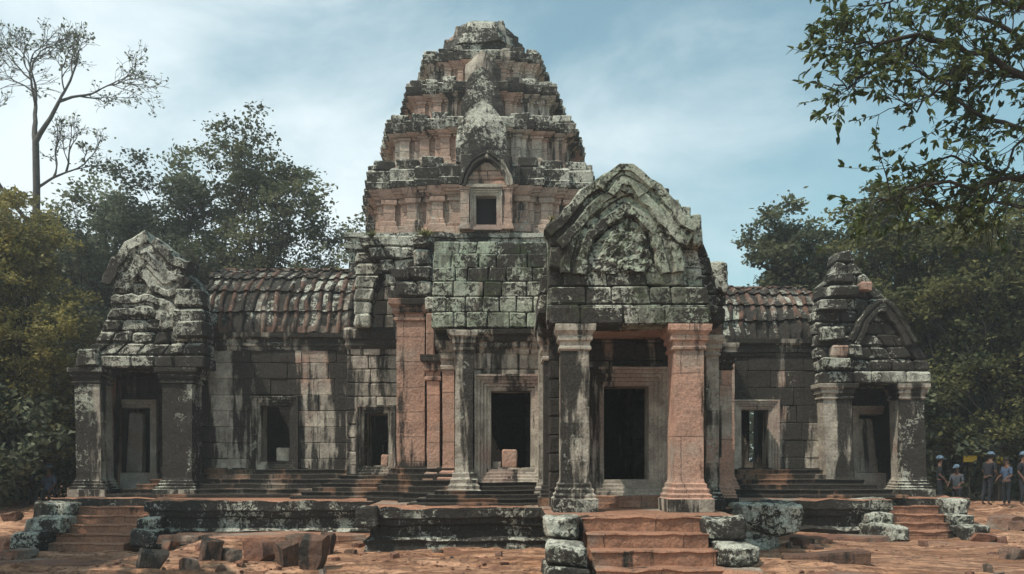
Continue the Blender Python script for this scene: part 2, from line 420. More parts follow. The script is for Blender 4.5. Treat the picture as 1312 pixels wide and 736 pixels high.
def build_ground():
    bm = NB()
    xs = [-400, -200, -100, -60, -40, -30, -24, -20]+[-17+.085*i for i in range(401)]+[18, 20, 24, 30, 40, 60, 100, 200, 400]
    ys = [-60, -20, 0, 5, 8, 9.5]+[10.5+.075*i for i in range(160)]+[22.6+.25*i for i in range(40)]+[33, 35, 38, 42, 50, 60, 80, 120, 200, 400]
    G = [[bm.verts.new((x, y, ground_z(x, y))) for x in xs] for y in ys]
    for a, b in zip(G[:-1], G[1:]):
        for i in range(len(xs)-1): bm.faces.new((a[i], a[i+1], b[i+1], b[i]))
    m, nt, b = mat_new('red_laterite_ground')
    g = N(nt, 'ShaderNodeNewGeometry'); pos = g.outputs['Position']
    n1 = noi(nt, mapv(nt, pos, (.5, 1.1, 1)), 1.0, 6, .65, .3); n2 = noi(nt, pos, 9, 9, .72); n3 = noi(nt, mapv(nt, pos, (.8, 3.2, 1)), 1.6, 7, .7, .6)
    c = mixc(nt, ramp(nt, n1, .35, .62), (.37, .185, .105), (.60, .345, .225))
    c = mixc(nt, ramp(nt, n3, .53, .60), c, (.24, .115, .075))
    c = mixc(nt, ramp(nt, n2, .47, .64, 0, .85), c, (.19, .095, .06))
    n4 = noi(nt, pos, 34, 6, .8); c = mixc(nt, ramp(nt, n4, .5, .7, 0, .6), c, (.10, .06, .045))
    c = mixc(nt, ramp(nt, noi(nt, mapv(nt, pos, (1, 2, 1)), 3.1, 6, .7), .62, .70, 0, .8), c, (.06, .045, .035))
    nt.links.new(c, b.inputs['Base Color'])
    bp = N(nt, 'ShaderNodeBump', i_Strength=.9, i_Distance=.06)
    hh = M_(nt, 'ADD', n2, M_(nt, 'MULTIPLY', ramp(nt, n3, .45, .62), -.9)); nt.links.new(hh, bp.inputs['Height']); nt.links.new(bp.outputs[0], b.inputs['Normal'])
    o = obj('ground', bm, m); struct(o)
build_ground()

# ================================================================ STONE PLATFORM
ZP = .85
plat_prof = lambda z0: [(z0, .16, 0), (z0+.16, .18, 0), (z0+.20, .08, 0), (z0+.34, .02, 0), (z0+.42, .06, 0), (z0+.47, -.04, 0), (z0+.62, -.05, 0), (z0+.66, .05, 0), (z0+.72, .03, 0)]
pf = thing('stone_platform', 'long black weathered stone platform carrying the whole temple, moulded and lichen spotted', 'platform', (0, 20, 0))
def platform(name, poly, zb, zt, seg=.2, amp=.055, top=None):
    bm = NB(); h = zt-zb
    pr = [(zb, .14, 0), (zb+.17*h, .15, 0), (zb+.20*h, .05, 0), (zb+.36*h, .0, 0), (zb+.42*h, .05, 0), (zb+.48*h, -.07, 0),
          (zb+.66*h, -.07, 0), (zb+.70*h, .04, 0), (zb+.78*h, .06, 0), (zb+.82*h, .12, 0), (zb+.985*h, .12, 0), (zt, .09, 1), (zt, -.25, 1)]
    moulded(bm, poly, pr, seg, amp, 2.2)
    return obj(name, bm, [ST['blackbase'], ST['step']], pf)
platform('rear_terrace', [(-12.0, 21.75), (-9.05, 21.75), (-9.05, 20.6), (6.3, 20.6), (6.3, 21.1), (9.62, 21.1), (9.62, 22.0), (12.1, 22.0), (12.1, 33.5), (-12.0, 33.5)], -.5, ZP)
platform('front_terrace', [(-3.02, 16.85), (1.5, 16.85), (5.25, 16.85), (5.25, 20.9), (-3.02, 20.9)], -.3, ZP+.015)
platform('porch_landing', [(.72, 14.15), (3.75, 14.15), (3.75, 17.0), (.72, 17.0)], -.3, ZP+.03, amp=.015)
# end blocks of the platform, broken and rounded, crusted with lichen
def boulder_block(x0, x1, y0, y1, z0, z1, amp=.05, k=5, rnd=.25):
    """rounded worn ashlar: superellipsoid + noise"""
    bm = NB(); c = Vector(((x0+x1)/2, (y0+y1)/2, (z0+z1)/2)); hx, hy, hz = (x1-x0)/2, (y1-y0)/2, (z1-z0)/2
    bmesh.ops.create_cube(bm, size=2)
    bmesh.ops.subdivide_edges(bm, edges=bm.edges, cuts=15, use_grid_fill=True)
    for v in bm.verts:
        p = v.co; e = 11-10*rnd; l = (abs(p.x)**e+abs(p.y)**e+abs(p.z)**e)**(1/e); q = p/l
        v.co = Vector((q.x*hx, q.y*hy, q.z*hz))+c
        v.co += noise.noise_vector(v.co*1.6)*amp*1.6+noise.noise_vector(v.co*5.5)*amp*.6+noise.noise_vector(v.co*15)*amp*.22
    settone(bm, bm.faces, random.uniform(-1, 1))
    return bm
obj('broken_end_block', boulder_block(4.45, 5.98, 16.62, 18.2, .36, .93, .08), ST['lichen'], pf)
obj('broken_end_block', boulder_block(4.5, 5.5, 16.72, 18.2, -.2, .38, .07), ST['blackbase'], pf)
obj('broken_end_block', boulder_block(1.45, 1.68, 16.5, 17.0, .0, .90, .03), ST['blackbase'], pf)
obj('broken_end_block', boulder_block(-3.18, -2.75, 16.6, 17.3, .45, .90, .04), ST['lichen'], pf)

# ================================================================ STAIRCASES
def staircase(label, xc, w0, w1, ytop, ztop, rises, run, stepmat, sides, shift=0.0):
    t = thing('stone_staircase', label, 'staircase', (xc, ytop, 0), 'stone staircases up to the platform')
    z = ztop
    for i, r in enumerate(rises):
        z1 = z; z0 = z-r; f = i/max(1, len(rises)-1)
        w = w0+(w1-w0)*f; x = xc+shift*f
        y0 = ytop-run*i; bm = NB()
        n = 2 if i % 2 else 3; v0 = len(bm.verts)
        moulded(bm, rect(x-w/2, x+w/2, y0, ytop+.35), [(z0-.25, .0, 0), (z1-.05, .0, 0), (z1-.02, .03, 0), (z1, .02, 0), (z1+.004, -.1, 0)], .11, .036, 2.6)
        obj('step', bm, stepmat, t)
        z = z0
    for (x0, x1, y0, y1, z0, z1, mt) in sides:
        obj('side_block', boulder_block(x0, x1, y0, y1, z0, z1, .045), mt, t)
    return t
# centre
G_, Lc, Bk = ST['grey'], ST['lichen'], ST['blackbase']
staircase('wide worn red stone staircase in front of the central porch', 2.2, 1.98, 1.98, 13.9, .86, [.25, .25, .24, .25], .40, ST['step'],
          [(.56, 1.17, 13.55, 14.4, .50, .88, Lc), (.54, 1.17, 12.75, 13.9, .16, .47, Lc), (.50, 1.2, 12.6, 14.2, -.2, .14, Bk),
           (3.22, 3.92, 13.6, 14.5, .47, .88, Lc), (3.28, 3.95, 12.95, 14.2, .12, .46, Lc), (3.2, 3.9, 12.5, 14.2, -.2, .12, ST['step'])], .12)
bm = NB(); moulded(bm, rect(.45, 3.9, 12.0, 13.4), [(-.3, 0), (.0, 0), (.05, .02), (.07, -.05)], .16, .03, 1.8)
# left
staircase('shaded narrow stone staircase climbing to the left corner porch', -10.35, 1.9, 2.5, 21.7, .85, [.21]*6, .31, ST['step'],
          [(-9.35, -8.75, 21.0, 21.8, .38, .80, Lc), (-9.35, -8.7, 20.35, 21.2, .05, .46, Lc), (-9.3, -8.55, 19.8, 20.9, -.3, .16, Lc),
           (-12.3, -11.3, 20.9, 21.8, .2, .78, Bk), (-12.1, -11.2, 20.3, 21.2, .0, .44, Lc), (-12.0, -11.4, 19.6, 20.6, -.4, .10, Bk)], -.45)
# right
staircase('narrow stone staircase climbing to the right corner porch beside lichened blocks', 10.5, 1.5, 1.5, 21.9, .85, [.2, .2, .2, .19, .2], .30, ST['step'],
          [(8.75, 9.8, 21.3, 22.1, .45, .86, Lc), (9.0, 9.75, 20.9, 21.7, .18, .52, Lc), (8.95, 9.9, 20.3, 21.4, -.2, .22, Lc),
           (11.25, 11.95, 21.4, 22.2, .4, .84, Lc), (11.2, 11.85, 21.0, 21.8, .15, .46, Lc), (11.2, 11.95, 20.4, 21.2, -.2, .18, Lc)], -.08)

# ================================================================ PILLARS
def pillar(parent, x0, x1, y0, y1, z0, z1, mats, capk=1.0, basek=1.0, name='pillar', amp=.012, lean=0.0):
    """square pier: flared moulded base, plain shaft, stepped capital"""
    w = x1-x0; b = .17*basek*w/.6; c = .13*capk*w/.6; hb = .62*basek*min(1, w/.5); hc = .48*capk*min(1, w/.5)
    pr = [(z0, b, 2), (z0+.38*hb, b*1.02, 2), (z0+.42*hb, b*.72, 0), (z0+.50*hb, b*.80, 0), (z0+.56*hb, b*.50, 0), (z0+.66*hb, b*.58, 0),
          (z0+.72*hb, b*.30, 0), (z0+.82*hb, b*.34, 0), (z0+.86*hb, b*.12, 0), (z0+hb, 0, 0),
          (z1-hc, 0, 0), (z1-hc+.03, c*.35, 1), (z1-hc*.85, c*.35, 1), (z1-hc*.80, c*.12, 1), (z1-hc*.66, c*.2, 1), (z1-hc*.60, c*.55, 1), (z1-hc*.48, c*.6, 1),
          (z1-hc*.42, c*.45, 1), (z1-hc*.28, c*.85, 1), (z1-hc*.24, c, 1), (z1-.02, c*1.05, 1), (z1, c, 1)]
    bm = NB(); moulded(bm, rect(x0, x1, y0, y1), pr, .12, amp, 1.9)
    if lean:
        for v in bm.verts: v.co.x += lean*(v.co.z-z0)/(z1-z0)
    return obj(name, bm, mats, parent)

# ================================================================ CENTRAL PORCH
cp = thing('central_porch', 'tall central entrance porch under a green lichened flame-shaped gable', 'temple porch', (2.2, 15.5, ZP))
D = 14.9
pillar(cp, PX(719, D), PX(755, D), D, D+.62, ZP+.03, PZ(416, D), [ST['greypillar'], ST['grey'], ST['lichen']]).__setitem__('label', 'grey left pillar streaked with black and pale lichen')
pillar(cp, PX(864, D), PX(902, D), D, D+.62, ZP+.03, PZ(416, D), [ST['pinkplain'], ST['pinkplain'], ST['grey']]).__setitem__('label', 'smooth orange right pillar with lichened foot')
# lintel and ceiling
bm = NB()
courses(bm, [(4.28, 4.62, PX(703, D), PX(908, D), PX(703, D), PX(908, D), D-.08)], .75, .8)
obj('lintel', bm, ST['gable'], cp)
bm = NB(); box(bm, 1.0, 3.5, 15.45, 17.2, 4.29, 4.45, .02)
obj('ceiling', bm, ST['pinkplain'], cp)
bm = NB()
DW = 16.6
ox0, ox1, oz0, oz1 = PX(774, DW), PX(832, DW), PZ(615, DW), PZ(495, DW)
wall(bm, .75, 4.0, DW, .55, ZP, 4.6, .38, .7, holes=[(ox0-.1, ox1+.1, oz0-.5, oz1+.1)])
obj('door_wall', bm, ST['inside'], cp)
bm = NB()
frame(bm, ox0, ox1, oz0, oz1, frame_prof(DW, .37, 5, .20, .6))
obj('door_frame', bm, ST['frame'], cp)
bm = NB()
moulded(bm, rect(PX(752, DW), PX(860, DW), DW-.22, DW+.5), [(ZP+.02, .12), (ZP+.12, .12), (ZP+.14, .04), (ZP+.26, .05), (ZP+.28, .0), (oz0-.37, .0)], .15, .01)
box(bm, 2.1, 2.55, DW-.42, DW-.2, ZP+.03, ZP+.18, .02)
obj('door_sill', bm, ST['step'], cp)
# end pilasters of the door wall
def pilaster(parent, p0, p1, D, d, ytop, mats, **kw): return pillar(parent, PX(p0, D), PX(p1, D), D, D+d, ZP+.01, PZ(ytop, D), mats, name='pilaster', **kw)
pilaster(cp, 697, 716, 16.9, .6, 430, [ST['dark'], ST['grey'], ST['base']], basek=1.4, capk=1.8)
pilaster(cp, 905, 921, 16.4, .9, 430, [ST['grey'], ST['grey'], ST['base']], basek=1.5, capk=1.8)
pilaster(cp, 922, 938, 17.2, .9, 452, [ST['pinkplain'], ST['grey'], ST['base']], basek=1.5, capk=1.5)

# gable -----------------------------------------------------------------
def interp(pl, z):
    for (x0, z0), (x1, z1) in zip(pl[:-1], pl[1:]):
        if z0 <= z <= z1: return x0+(x1-x0)*(z-z0)/max(1e-6, z1-z0)
    return pl[-1][0] if z > pl[-1][1] else pl[0][0]
def outline(pts, D): return [P(a, b, D) for a, b in pts]
def gable_rows(bm, left, right, yf, th, rh=.34, bw=.55, off=None, **kw):
    z0, z1 = left[0][1], min(left[-1][1], right[-1][1]); n = round((z1-z0)/rh); h = (z1-z0)/n
    rows = []
    for i in range(n):
        a, b = z0+h*i, z0+h*(i+1)
        rows.append((a, b, interp(left, a), interp(right, a), interp(left, b)+.0, interp(right, b), yf+(off(i/n) if off else 0)))
    courses(bm, rows, th, bw, **kw)
def band(bm, pts, y0, y1, w, seg=.14, taper=None, amp=.035, ch=.3):
    """carved stone band following pts=[(x,z)], width w across, from y0 (front) to y1 (back), cut into voussoirs"""
    pl = [Vector(p) for p in pts]
    # resample
    Ls = [0]
    for a, b in zip(pl[:-1], pl[1:]): Ls.append(Ls[-1]+(b-a).length)
    n = max(2, int(Ls[-1]/seg)); q = []
    for k in range(n+1):
        s = Ls[-1]*k/n
        for i in range(len(pl)-1):
            if Ls[i] <= s <= Ls[i+1]+1e-6: q.append(pl[i].lerp(pl[i+1], (s-Ls[i])/max(1e-6, Ls[i+1]-Ls[i]))); break
    v0 = len(bm.verts); rings = []
    for k, p in enumerate(q):
        d = (q[min(k+1, len(q)-1)]-q[max(k-1, 0)]).normalized(); nn = Vector((-d.y, d.x))
        ww = w*(taper(k/n) if taper else 1)/2*(1+.10*math.sin(k*2.1))
        sec = [(-1, 1.0), (-1, .10), (-.86, .0), (-.3, .0), (-.18, .10), (.18, .10), (.3, .0), (.86, .0), (1, .10), (1, 1.0)]
        rings.append([bm.verts.new((p.x+nn.x*s*ww, y0+(y1-y0)*t, p.y+nn.y*s*ww)) for s, t in sec])
    L = bm.faces.layers.float['tone']
    for k, (a, b) in enumerate(zip(rings[:-1], rings[1:])):
        tn = math.sin(k//4*12.9)*.9
        for i in range(10):
            f = bm.faces.new((a[i], a[(i+1) % 10], b[(i+1) % 10], b[i])); f[L] = tn
    bm.faces.new(rings[0]); bm.faces.new(rings[-1][::-1])
    jit(bm, v0, amp, 2.4)
def smooth_pl(pts, it=2):
    for _ in range(it):
        q = [pts[0]]
        for a, b in zip(pts[:-1], pts[1:]):
            q += [(a[0]*.75+b[0]*.25, a[1]*.75+b[1]*.25), (a[0]*.25+b[0]*.75, a[1]*.25+b[1]*.75)]
        q.append(pts[-1]); pts = q
    return pts
def dome_panel(bm, left, right, yf, bulge, rows=30, cols=34):
    """bulging carved tympanum filling between two polylines"""
    z0, z1 = left[0][1], left[-1][1]; v0 = len(bm.verts); G = []
    for r in range(rows+1):
        z = z0+(z1-z0)*r/rows; a, b = interp(left, z), interp(right, z)
        G.append([bm.verts.new((a+(b-a)*c/cols, yf-bulge*math.sin(math.pi*c/cols)**.5*(1-.35*(r/rows))*(1 if r < rows else .1), z)) for c in range(cols+1)])
    L = bm.faces.layers.float['tone']
    for r in range(rows):
        for c in range(cols):
            f = bm.faces.new((G[r][c], G[r][c+1], G[r+1][c+1], G[r+1][c])); f[L] = math.sin((r//7)*7.7+(c//9)*3.3)
    jit(bm, v0, .06, 2.6); jit(bm, v0, .05, 6.5)
D = 15.0
Lo = outline([(702, 415), (702, 385), (703, 283), (724, 278), (742, 250), (764, 228), (785, 217)], D)
Ro = outline([(905, 415), (902, 345), (897, 322), (893, 300), (878, 274), (852, 252), (828, 232), (812, 219)], D)
Lo = sorted(Lo, key=lambda p: p[1]); Ro = sorted(Ro, key=lambda p: p[1])
bm = NB()
gable_rows(bm, [p for p in Lo], Ro, D+.08, .55, .33, .5, off=lambda t: .10*t)
courses(bm, [(PZ(415, D)+.02, PZ(392, D), PX(700, D), PX(910, D), PX(700, D), PX(908, D), D-.16),
             (PZ(391, D), PZ(368, D), PX(703, D), PX(908, D), PX(705, D), PX(905, D), D-.09),
             (PZ(367, D), PZ(346, D), PX(722, D), PX(880, D), PX(722, D), PX(872, D), D-.05)], .5, .62)
gb = obj('gable', bm, ST['gable'], cp)
bm = NB()
band(bm, smooth_pl(outline([(709, 310), (728, 292), (746, 268), (770, 245), (799, 234)], D)), D-.20, D+.5, .50, amp=.045)
band(bm, smooth_pl(outline([(797, 234), (827, 247), (850, 270), (868, 296), (884, 306)], D)), D-.22, D+.5, .50, amp=.045)
obj('outer_arch', bm, ST['gable'], gb)
bm = NB(); band(bm, smooth_pl(outline([(774, 250), (784, 235), (798, 227), (813, 235), (826, 250)], D), 1), D-.27, D+.55, .42, amp=.03)
obj('arch_apex', bm, ST['gable'], gb)
bm = NB()
band(bm, smooth_pl(outline([(736, 352), (738, 322), (751, 294), (775, 272), (802, 258)], D)), D-.16, D+.4, .50, amp=.045)
band(bm, smooth_pl(outline([(801, 258), (829, 274), (848, 298), (856, 326), (860, 352)], D)), D-.18, D+.4, .50, amp=.045)
obj('inner_arch', bm, ST['gable'], gb)
bm = NB()
dome_panel(bm, sorted(outline([(750, 350), (757, 322), (774, 298), (799, 276)], D), key=lambda p: p[1]), sorted(outline([(843, 350), (836, 322), (824, 298), (805, 276)], D), key=lambda p: p[1]), D-.02, .12)
obj('tympanum', bm, ST['gable'], gb)
# crockets stepping down the right shoulder, squared blocks on the left
for (a, b, c, d) in ((826, 246, 840, 232), (842, 258, 856, 243), (858, 272, 870, 258), (872, 290, 886, 266), (886, 318, 900, 276), (703, 316, 727, 284), (703, 345, 722, 317)):
    x0, z0 = P(a, b, D); x1, z1 = P(c, d, D)
    obj('gable_block', boulder_block(x0, x1, D-.1, D+.7, z0, z1, .025, rnd=.05), ST['gable'], cp)
# vaulted roof behind the gable and its side cornice
bm = NB()
rows = []
for i in range(9):
    t0, t1 = i/9, (i+1)/9
    hw0 = 1.72*math.cos(t0*1.35); hw1 = 1.72*math.cos(t1*1.35)
    rows.append((4.6+2.3*math.sin(t0*1.5), 4.6+2.3*math.sin(t1*1.5), 2.2-hw0, 2.2+hw0, 2.2-hw1, 2.2+hw1, 15.55))
courses(bm, rows, 2.9, 9)
obj('roof', bm, ST['lichen'], cp)
bm = NB()
for (a, b, c, d, y) in ((900, 415, 928, 393, 16.3), (898, 392, 930, 372, 16.35), (896, 371, 922, 350, 16.4), (894, 349, 912, 334, 16.45)):
    x0, z0 = P(a, b, 16.4); x1, z1 = P(c, d, 16.4); box(bm, x0, x1, y, y+1.2, z0, z1-.01, .04)
obj('side_cornice', bm, ST['lichen'], cp); bm = NB()
for (a, b, c, d, y) in ((690, 430, 716, 405, 16.5), (688, 404, 712, 380, 16.55), (694, 379, 712, 350, 16.6)):
    x0, z0 = P(a, b, 16.5); x1, z1 = P(c, d, 16.5); box(bm, x0, x1, y, y+1.2, z0, z1-.01, .04)
obj('side_cornice', bm, ST['lichen'], cp)
obj('cornice_end_block', boulder_block(*[PX(905, 16.6), PX(928, 16.6)], 16.2, 17.4, PZ(378, 16.6), PZ(340, 16.6), .05), ST['lichen'], cp)

# ================================================================ FRONT HALL
fh = thing('front_hall', 'stone front hall with lichened block roof and framed window left of the central porch', 'temple hall', (-.6, 20, ZP))
D = 18.3
wx0, wx1, wz0, wz1 = PX(629, D), PX(680, D), PZ(600, D), PZ(501, D)
bm = NB()
wall(bm, PX(584, D), .95, D, .6, ZP+.4, PZ(423, D), .42, .75, holes=[(wx0-.15, wx1+.15, wz0-.15, wz1+.15)])
obj('wall', bm, ST['grey'], fh)
bm = NB(); frame(bm, wx0, wx1, wz0, wz1, frame_prof(D, .36, 5, .16, .6)); obj('window_frame', bm, ST['frame'], fh)
# cornice over window wall
bm = NB()
z = PZ(445, D)
moulded(bm, rect(PX(590, D), 1.0, D, D+.5), [(z-.15, .02), (z-.05, .05), (z, .12), (z+.08, .10), (z+.12, .18), (z+.2, .2), (z+.26, .28), (z+.36, .3), (z+.38, .1)], .16, .02)
obj('cornice', bm, ST['grey'], fh)
# tiered block roof
bm = NB(); rows = []
ys = [422, 402, 382, 362, 343, 324, 306]
for i in range(6):
    f = [0, .02, .06, .14, .26, .42][i]
    rows.append((PZ(ys[i], D), PZ(ys[i+1], D), PX(554, D), PX(702, D), PX(554+i*.4, D), PX(702, D), D-.22+f))
courses(bm, rows, 1.2, .44, gap=.016, ch=.022, dj=.018, wob=.012)
plain(bm, PX(560, D), .95, D+.75, 25.5, PZ(430, D), 6.6)
obj('roof', bm, ST['gable'], fh)
# stepped pilasters between hall and left gallery
pl = ST['pink']
pilaster(fh, 508, 544, 20.3, 2.0, 384, [ST['pink'], ST['pink'], ST['base']], basek=1.25, capk=1.15)
pilaster(fh, 547, 563, 19.5, 2.0, 455, [ST['pinkplain'], ST['pink'], ST['base']], basek=2.2, capk=2.2)
bm = NB(); box(bm, PX(545, 19.6), PX(556, 19.6), 19.75, 21, PZ(455, 19.6), PZ(400, 19.6), .02); obj('pilaster_block', bm, ST['pink'], fh)
pilaster(fh, 567, 582, 18.8, 2.0, 438, [ST['pinkplain'], ST['pink'], ST['base']], basek=2.6, capk=2.6)
bm = NB(); box(bm, PX(558, 19.2), PX(584, 19.2), 19.0, 21, PZ(440, 19), PZ(415, 19), .02); obj('pilaster_block', bm, ST['dark'], fh)
pilaster(fh, 583, 606, 18.05, 1.2, 424, [ST['grey'], ST['grey'], ST['base']], basek=1.7, capk=1.2)
pilaster(fh, 690, 702, 17.9, 1.2, 424, [ST['dark'], ST['grey'], ST['base']], basek=2.2, capk=2.0)
# ledged base mouldings
def ledges(z0, z1, out, n, seed=0):
    rr = random.Random(seed); pr = [(z0, out)]; h = (z1-z0)/n
    for i in range(n):
        o = out*(1-i/n)**1.15; o2 = out*(1-(i+1)/n)**1.15
        a = z0+h*i
        pr += [(a+h*.52, o+(.018 if i % 2 else 0)), (a+h*.60, o-.015), (a+h*.66, o2+.05), (a+h*.70, o2-.01), (a+h*.97, o2-.01+.0)]
    return [(z, o, 0) for z, o in pr]
bm = NB()
moulded(bm, [(PX(583, 18.2), D-.05), (.95, D-.05), (.95, D+2), (PX(583, 18.2), D+2)], ledges(ZP+.02, wz0-.28, .95, 6), .22, .018)
moulded(bm, [(PX(563, 18.9), 18.85), (PX(585, 18.9), 18.85), (PX(585, 18.9), 21), (PX(563, 18.9), 21)], ledges(ZP+.01, 1.72, .52, 6, 1), .22, .018)
moulded(bm, [(PX(544, 19.6), 19.55), (PX(566, 19.6), 19.55), (PX(566, 19.6), 21), (PX(544, 19.6), 21)], ledges(ZP+.005, 1.70, .55, 6, 2), .22, .018)
moulded(bm, [(PX(506, 20.3), 20.28), (PX(546, 20.3), 20.28), (PX(546, 20.3), 22), (PX(506, 20.3), 22)], ledges(ZP+.012, 1.70, .60, 6, 3), .22, .018)
obj('base_moulding', bm, ST['base'], fh)
# core mass behind the pilasters and shoulder roof with a dark open vault end
bm = NB()
wall(bm, PX(509, 20.6), PX(586, 20.6), 20.6, .5, ZP, PZ(384, 20.6), .4, .7)
obj('wall', bm, ST['pink'], fh)
bm = NB(); Dm = 21.6
hole = [(PX(478, Dm), PX(507, Dm), PZ(416, Dm), PZ(352, Dm))]
rows = []
ys = [420, 402, 385, 368, 351, 335, 320, 305]
for i in range(7):
    xl = [PX(509, Dm), PX(508, Dm), PX(506, Dm), PX(500, Dm), PX(493, Dm), PX(478, Dm), PX(466, Dm)][i]
    rows.append((PZ(ys[i], Dm), PZ(ys[i+1], Dm), xl, PX(556, Dm), xl-.12, PX(556, Dm), Dm-.2-(.12 if i > 4 else 0)))
courses(bm, rows, .8, .5, ch=.04, dj=.05, wob=.02)
# left cheek of the open vault
rows = []
for i in range(6):
    xr = [PX(476, Dm), PX(474, Dm), PX(475, Dm), PX(479, Dm), PX(486, Dm), PX(478, Dm)][i]
    xr2 = [PX(474, Dm), PX(475, Dm), PX(479, Dm), PX(486, Dm), PX(492, Dm), PX(478, Dm)][i]
    rows.append((PZ(ys[i], Dm), PZ(ys[i+1], Dm), PX(452, Dm), xr, PX(455, Dm), xr2, Dm-.05+i*.05))
courses(bm, rows, .8, .5, ch=.04, dj=.05, wob=.02)
obj('shoulder_roof', bm, ST['lichen'], fh)
bm = NB()
wall(bm, PX(470, 23), PX(512, 23), 23.3, .4, 4.8, 7.6, .4, .6)
plain(bm, PX(455, 22.5), 2.3, 22.5+1.4, 26, 6.0, 7.75)
plain(bm, -4.2, 5.6, 24.6, 25.0, ZP-.1, 7.7); plain(bm, 4.02, 4.4, 17.2, 24.7, ZP, 4.9); plain(bm, .9, 4.4, 17.25, 24.7, 4.72, 4.95); plain(bm, -1.6, 1.0, 19.2, 24.7, 4.6, 4.9)      # closes the interior
obj('inner_wall', bm, ST['inside'], fh)
bm = NB()   # projecting carved roof corner
courses(bm, [(PZ(322, 20.8), PZ(305, 20.8), PX(530, 20.8), PX(556, 20.8), PX(528, 20.8), PX(556, 20.8), 20.4), (PZ(345, 20.8), PZ(323, 20.8), PX(532, 20.8), PX(556, 20.8), PX(530, 20.8), PX(556, 20.8), 20.45),
             (PZ(384, 20.8), PZ(364, 20.8), PX(512, 20.8), PX(556, 20.8), PX(508, 20.8), PX(556, 20.8), 20.4), (PZ(363, 20.8), PZ(346, 20.8), PX(508, 20.8), PX(556, 20.8), PX(500, 20.8), PX(556, 20.8), 20.35),
             (PZ(404, 20.4), PZ(385, 20.4), PX(546, 20.2), PX(560, 20.2), PX(545, 20.2), PX(560, 20.2), 19.9)], 1.2, .5, ch=.05, wob=.02)
obj('roof_corner', bm, ST['lichen'], fh)

# ================================================================ GALLERIES
def ribbed_roof(bm, x0, x1, ye, ze, yr, zr, ncourse=5, rib=.36, ridge=.0, seed=0):
    """corbelled vault carved as rows of ribbed tiles (front slope), and a plain back slope"""
    rr = random.Random(seed); nx = int((x1-x0)/rib*8); nt_ = ncourse*7; G = []
    for j in range(nt_+1):
        t = j/nt_; a = t*math.pi/2*.92; y = ye+(yr-ye)*(1-math.cos(a))/(1-math.cos(math.pi/2*.92)); z = ze+(zr-ze)*math.sin(a)/math.sin(math.pi/2*.92)
        ny, nz = -math.cos(a)*.8-.2, math.sin(a)
        row = []
        fr = (j % 7)/7 if j < nt_ else .99
        lip = .10*(1-fr) if j % 7 else 0.10
        for i in range(nx+1):
            x = x0+(x1-x0)*i/nx; ph = (i % 8)/8
            slant = t*.35
            bump = .085*max(0, math.sin(math.pi*min(1, ph/.5)))**.7 if ph < .5 else 0
            wv = noise.noise_vector(Vector((x*1.6, y*1.6, z*1.6+seed)))*.085+noise.noise_vector(Vector((x*6, y*6, z*6)))*.03
            o = lip*.9+bump
            row.append(bm.verts.new((x+slant*.2+wv.x, y+ny*o+wv.y, z+nz*o*.6+wv.z)))
        G.append(row)
        if j % 7 == 0 and 0 < j < nt_:      # drip groove under each course
            row2 = [bm.verts.new(v.co+Vector((0, .10, -.012))) for v in row]; G.insert(-1, row2)
    L = bm.faces.layers.float['tone']; tab = {}
    for r in range(len(G)-1):
        for i in range(nx):
            f = bm.faces.new((G[r][i], G[r][i+1], G[r+1][i+1], G[r+1][i]))
            rb = (i % 8) < 4; k = (r//8, i//8, rb); tab.setdefault(k, rr.uniform(-1, 1)); f[L] = tab[k]
            f.material_index = 1 if rb else 0
            if r < 2: f.material_index = 1
    top = G[-1]; bk = [bm.verts.new((v.co.x, yr+(yr-ye), ze)) for v in top]
    for i in range(nx): bm.faces.new((top[i], top[i+1], bk[i+1], bk[i]))
def gallery(name, label, x0, x1, D, ye_px, zr, yr, win, roofx, seed, wallmat, back_hole=None, extra=()):
    g = thing(name, label, 'temple gallery', ((x0+x1)/2, D+2, ZP))
    zt = PZ(ye_px, D)
    bm = NB(); holes = [(a-.12, b+.12, c-.12, d+.12) for a, b, c, d in win]+list(extra)
    wall(bm, x0, x1, D, .6, ZP+.6, zt-.28, .46, .85, gap=.007, ch=.014, holes=holes, dj=.010)
    obj('wall', bm, wallmat, g)
    bm = NB()
    bh = [back_hole] if back_hole else []
    wall(bm, x0, x1, D+4.6, .5, ZP, zt, .5, 1.2, holes=bh, gap=0, dj=0, ch=.004, wob=0)
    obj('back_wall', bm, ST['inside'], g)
    for (a, b, c, d) in win:
        bm = NB(); frame(bm, a, b, c, d, frame_prof(D, .27, 4, .12, .62)); obj('window_frame', bm, ST['frame'] if wallmat is ST['dark'] else ST['grey'], g)
    bm = NB()
    moulded(bm, rect(x0, x1, D+.02, D+.55), [(zt-.42, .0), (zt-.36, .06), (zt-.28, .05), (zt-.26, .10), (zt-.18, .11), (zt-.16, .06), (zt-.08, .08), (zt-.02, .18), (zt+.10, .20), (zt+.12, .05)], .2, .02)
    obj('cornice', bm, ST['dark'], g)
    bm = NB(); moulded(bm, rect(x0, x1, D-.02, D+.5), ledges(ZP+.01, ZP+.80, 1.5, 6, seed), .25, .018, cap=True)
    obj('base_moulding', bm, ST['base'], g)
    bm = NB(); ribbed_roof(bm, roofx[0], roofx[1], D+.02, zt+.10, yr, zr, 5, .31, seed=seed)
    obj('roof', bm, [ST['roofpan'], ST['roof']], g)
    bm = NB(); wall(bm, roofx[0], roofx[1], yr-.15, .4, zr-.02, zr+.13, .15, .7, dj=.05)
    obj('ridge', bm, ST['roof'], g)
    return g
D = 23.5
w1 = (PX(334, D), PX(371, D), PZ(592, D), PZ(520, D))
D2 = 22.2
gallery('left_gallery', 'long stained stone gallery with a ribbed red roof on the left of the temple', PX(236, D), PX(512, D), D, 432, PZ(350, 25.8), 25.8, [w1], (PX(250, D), PX(488, D)), 3, ST['wall'], extra=[(PX(452, D), PX(511, D), 1.4, 3.6)])
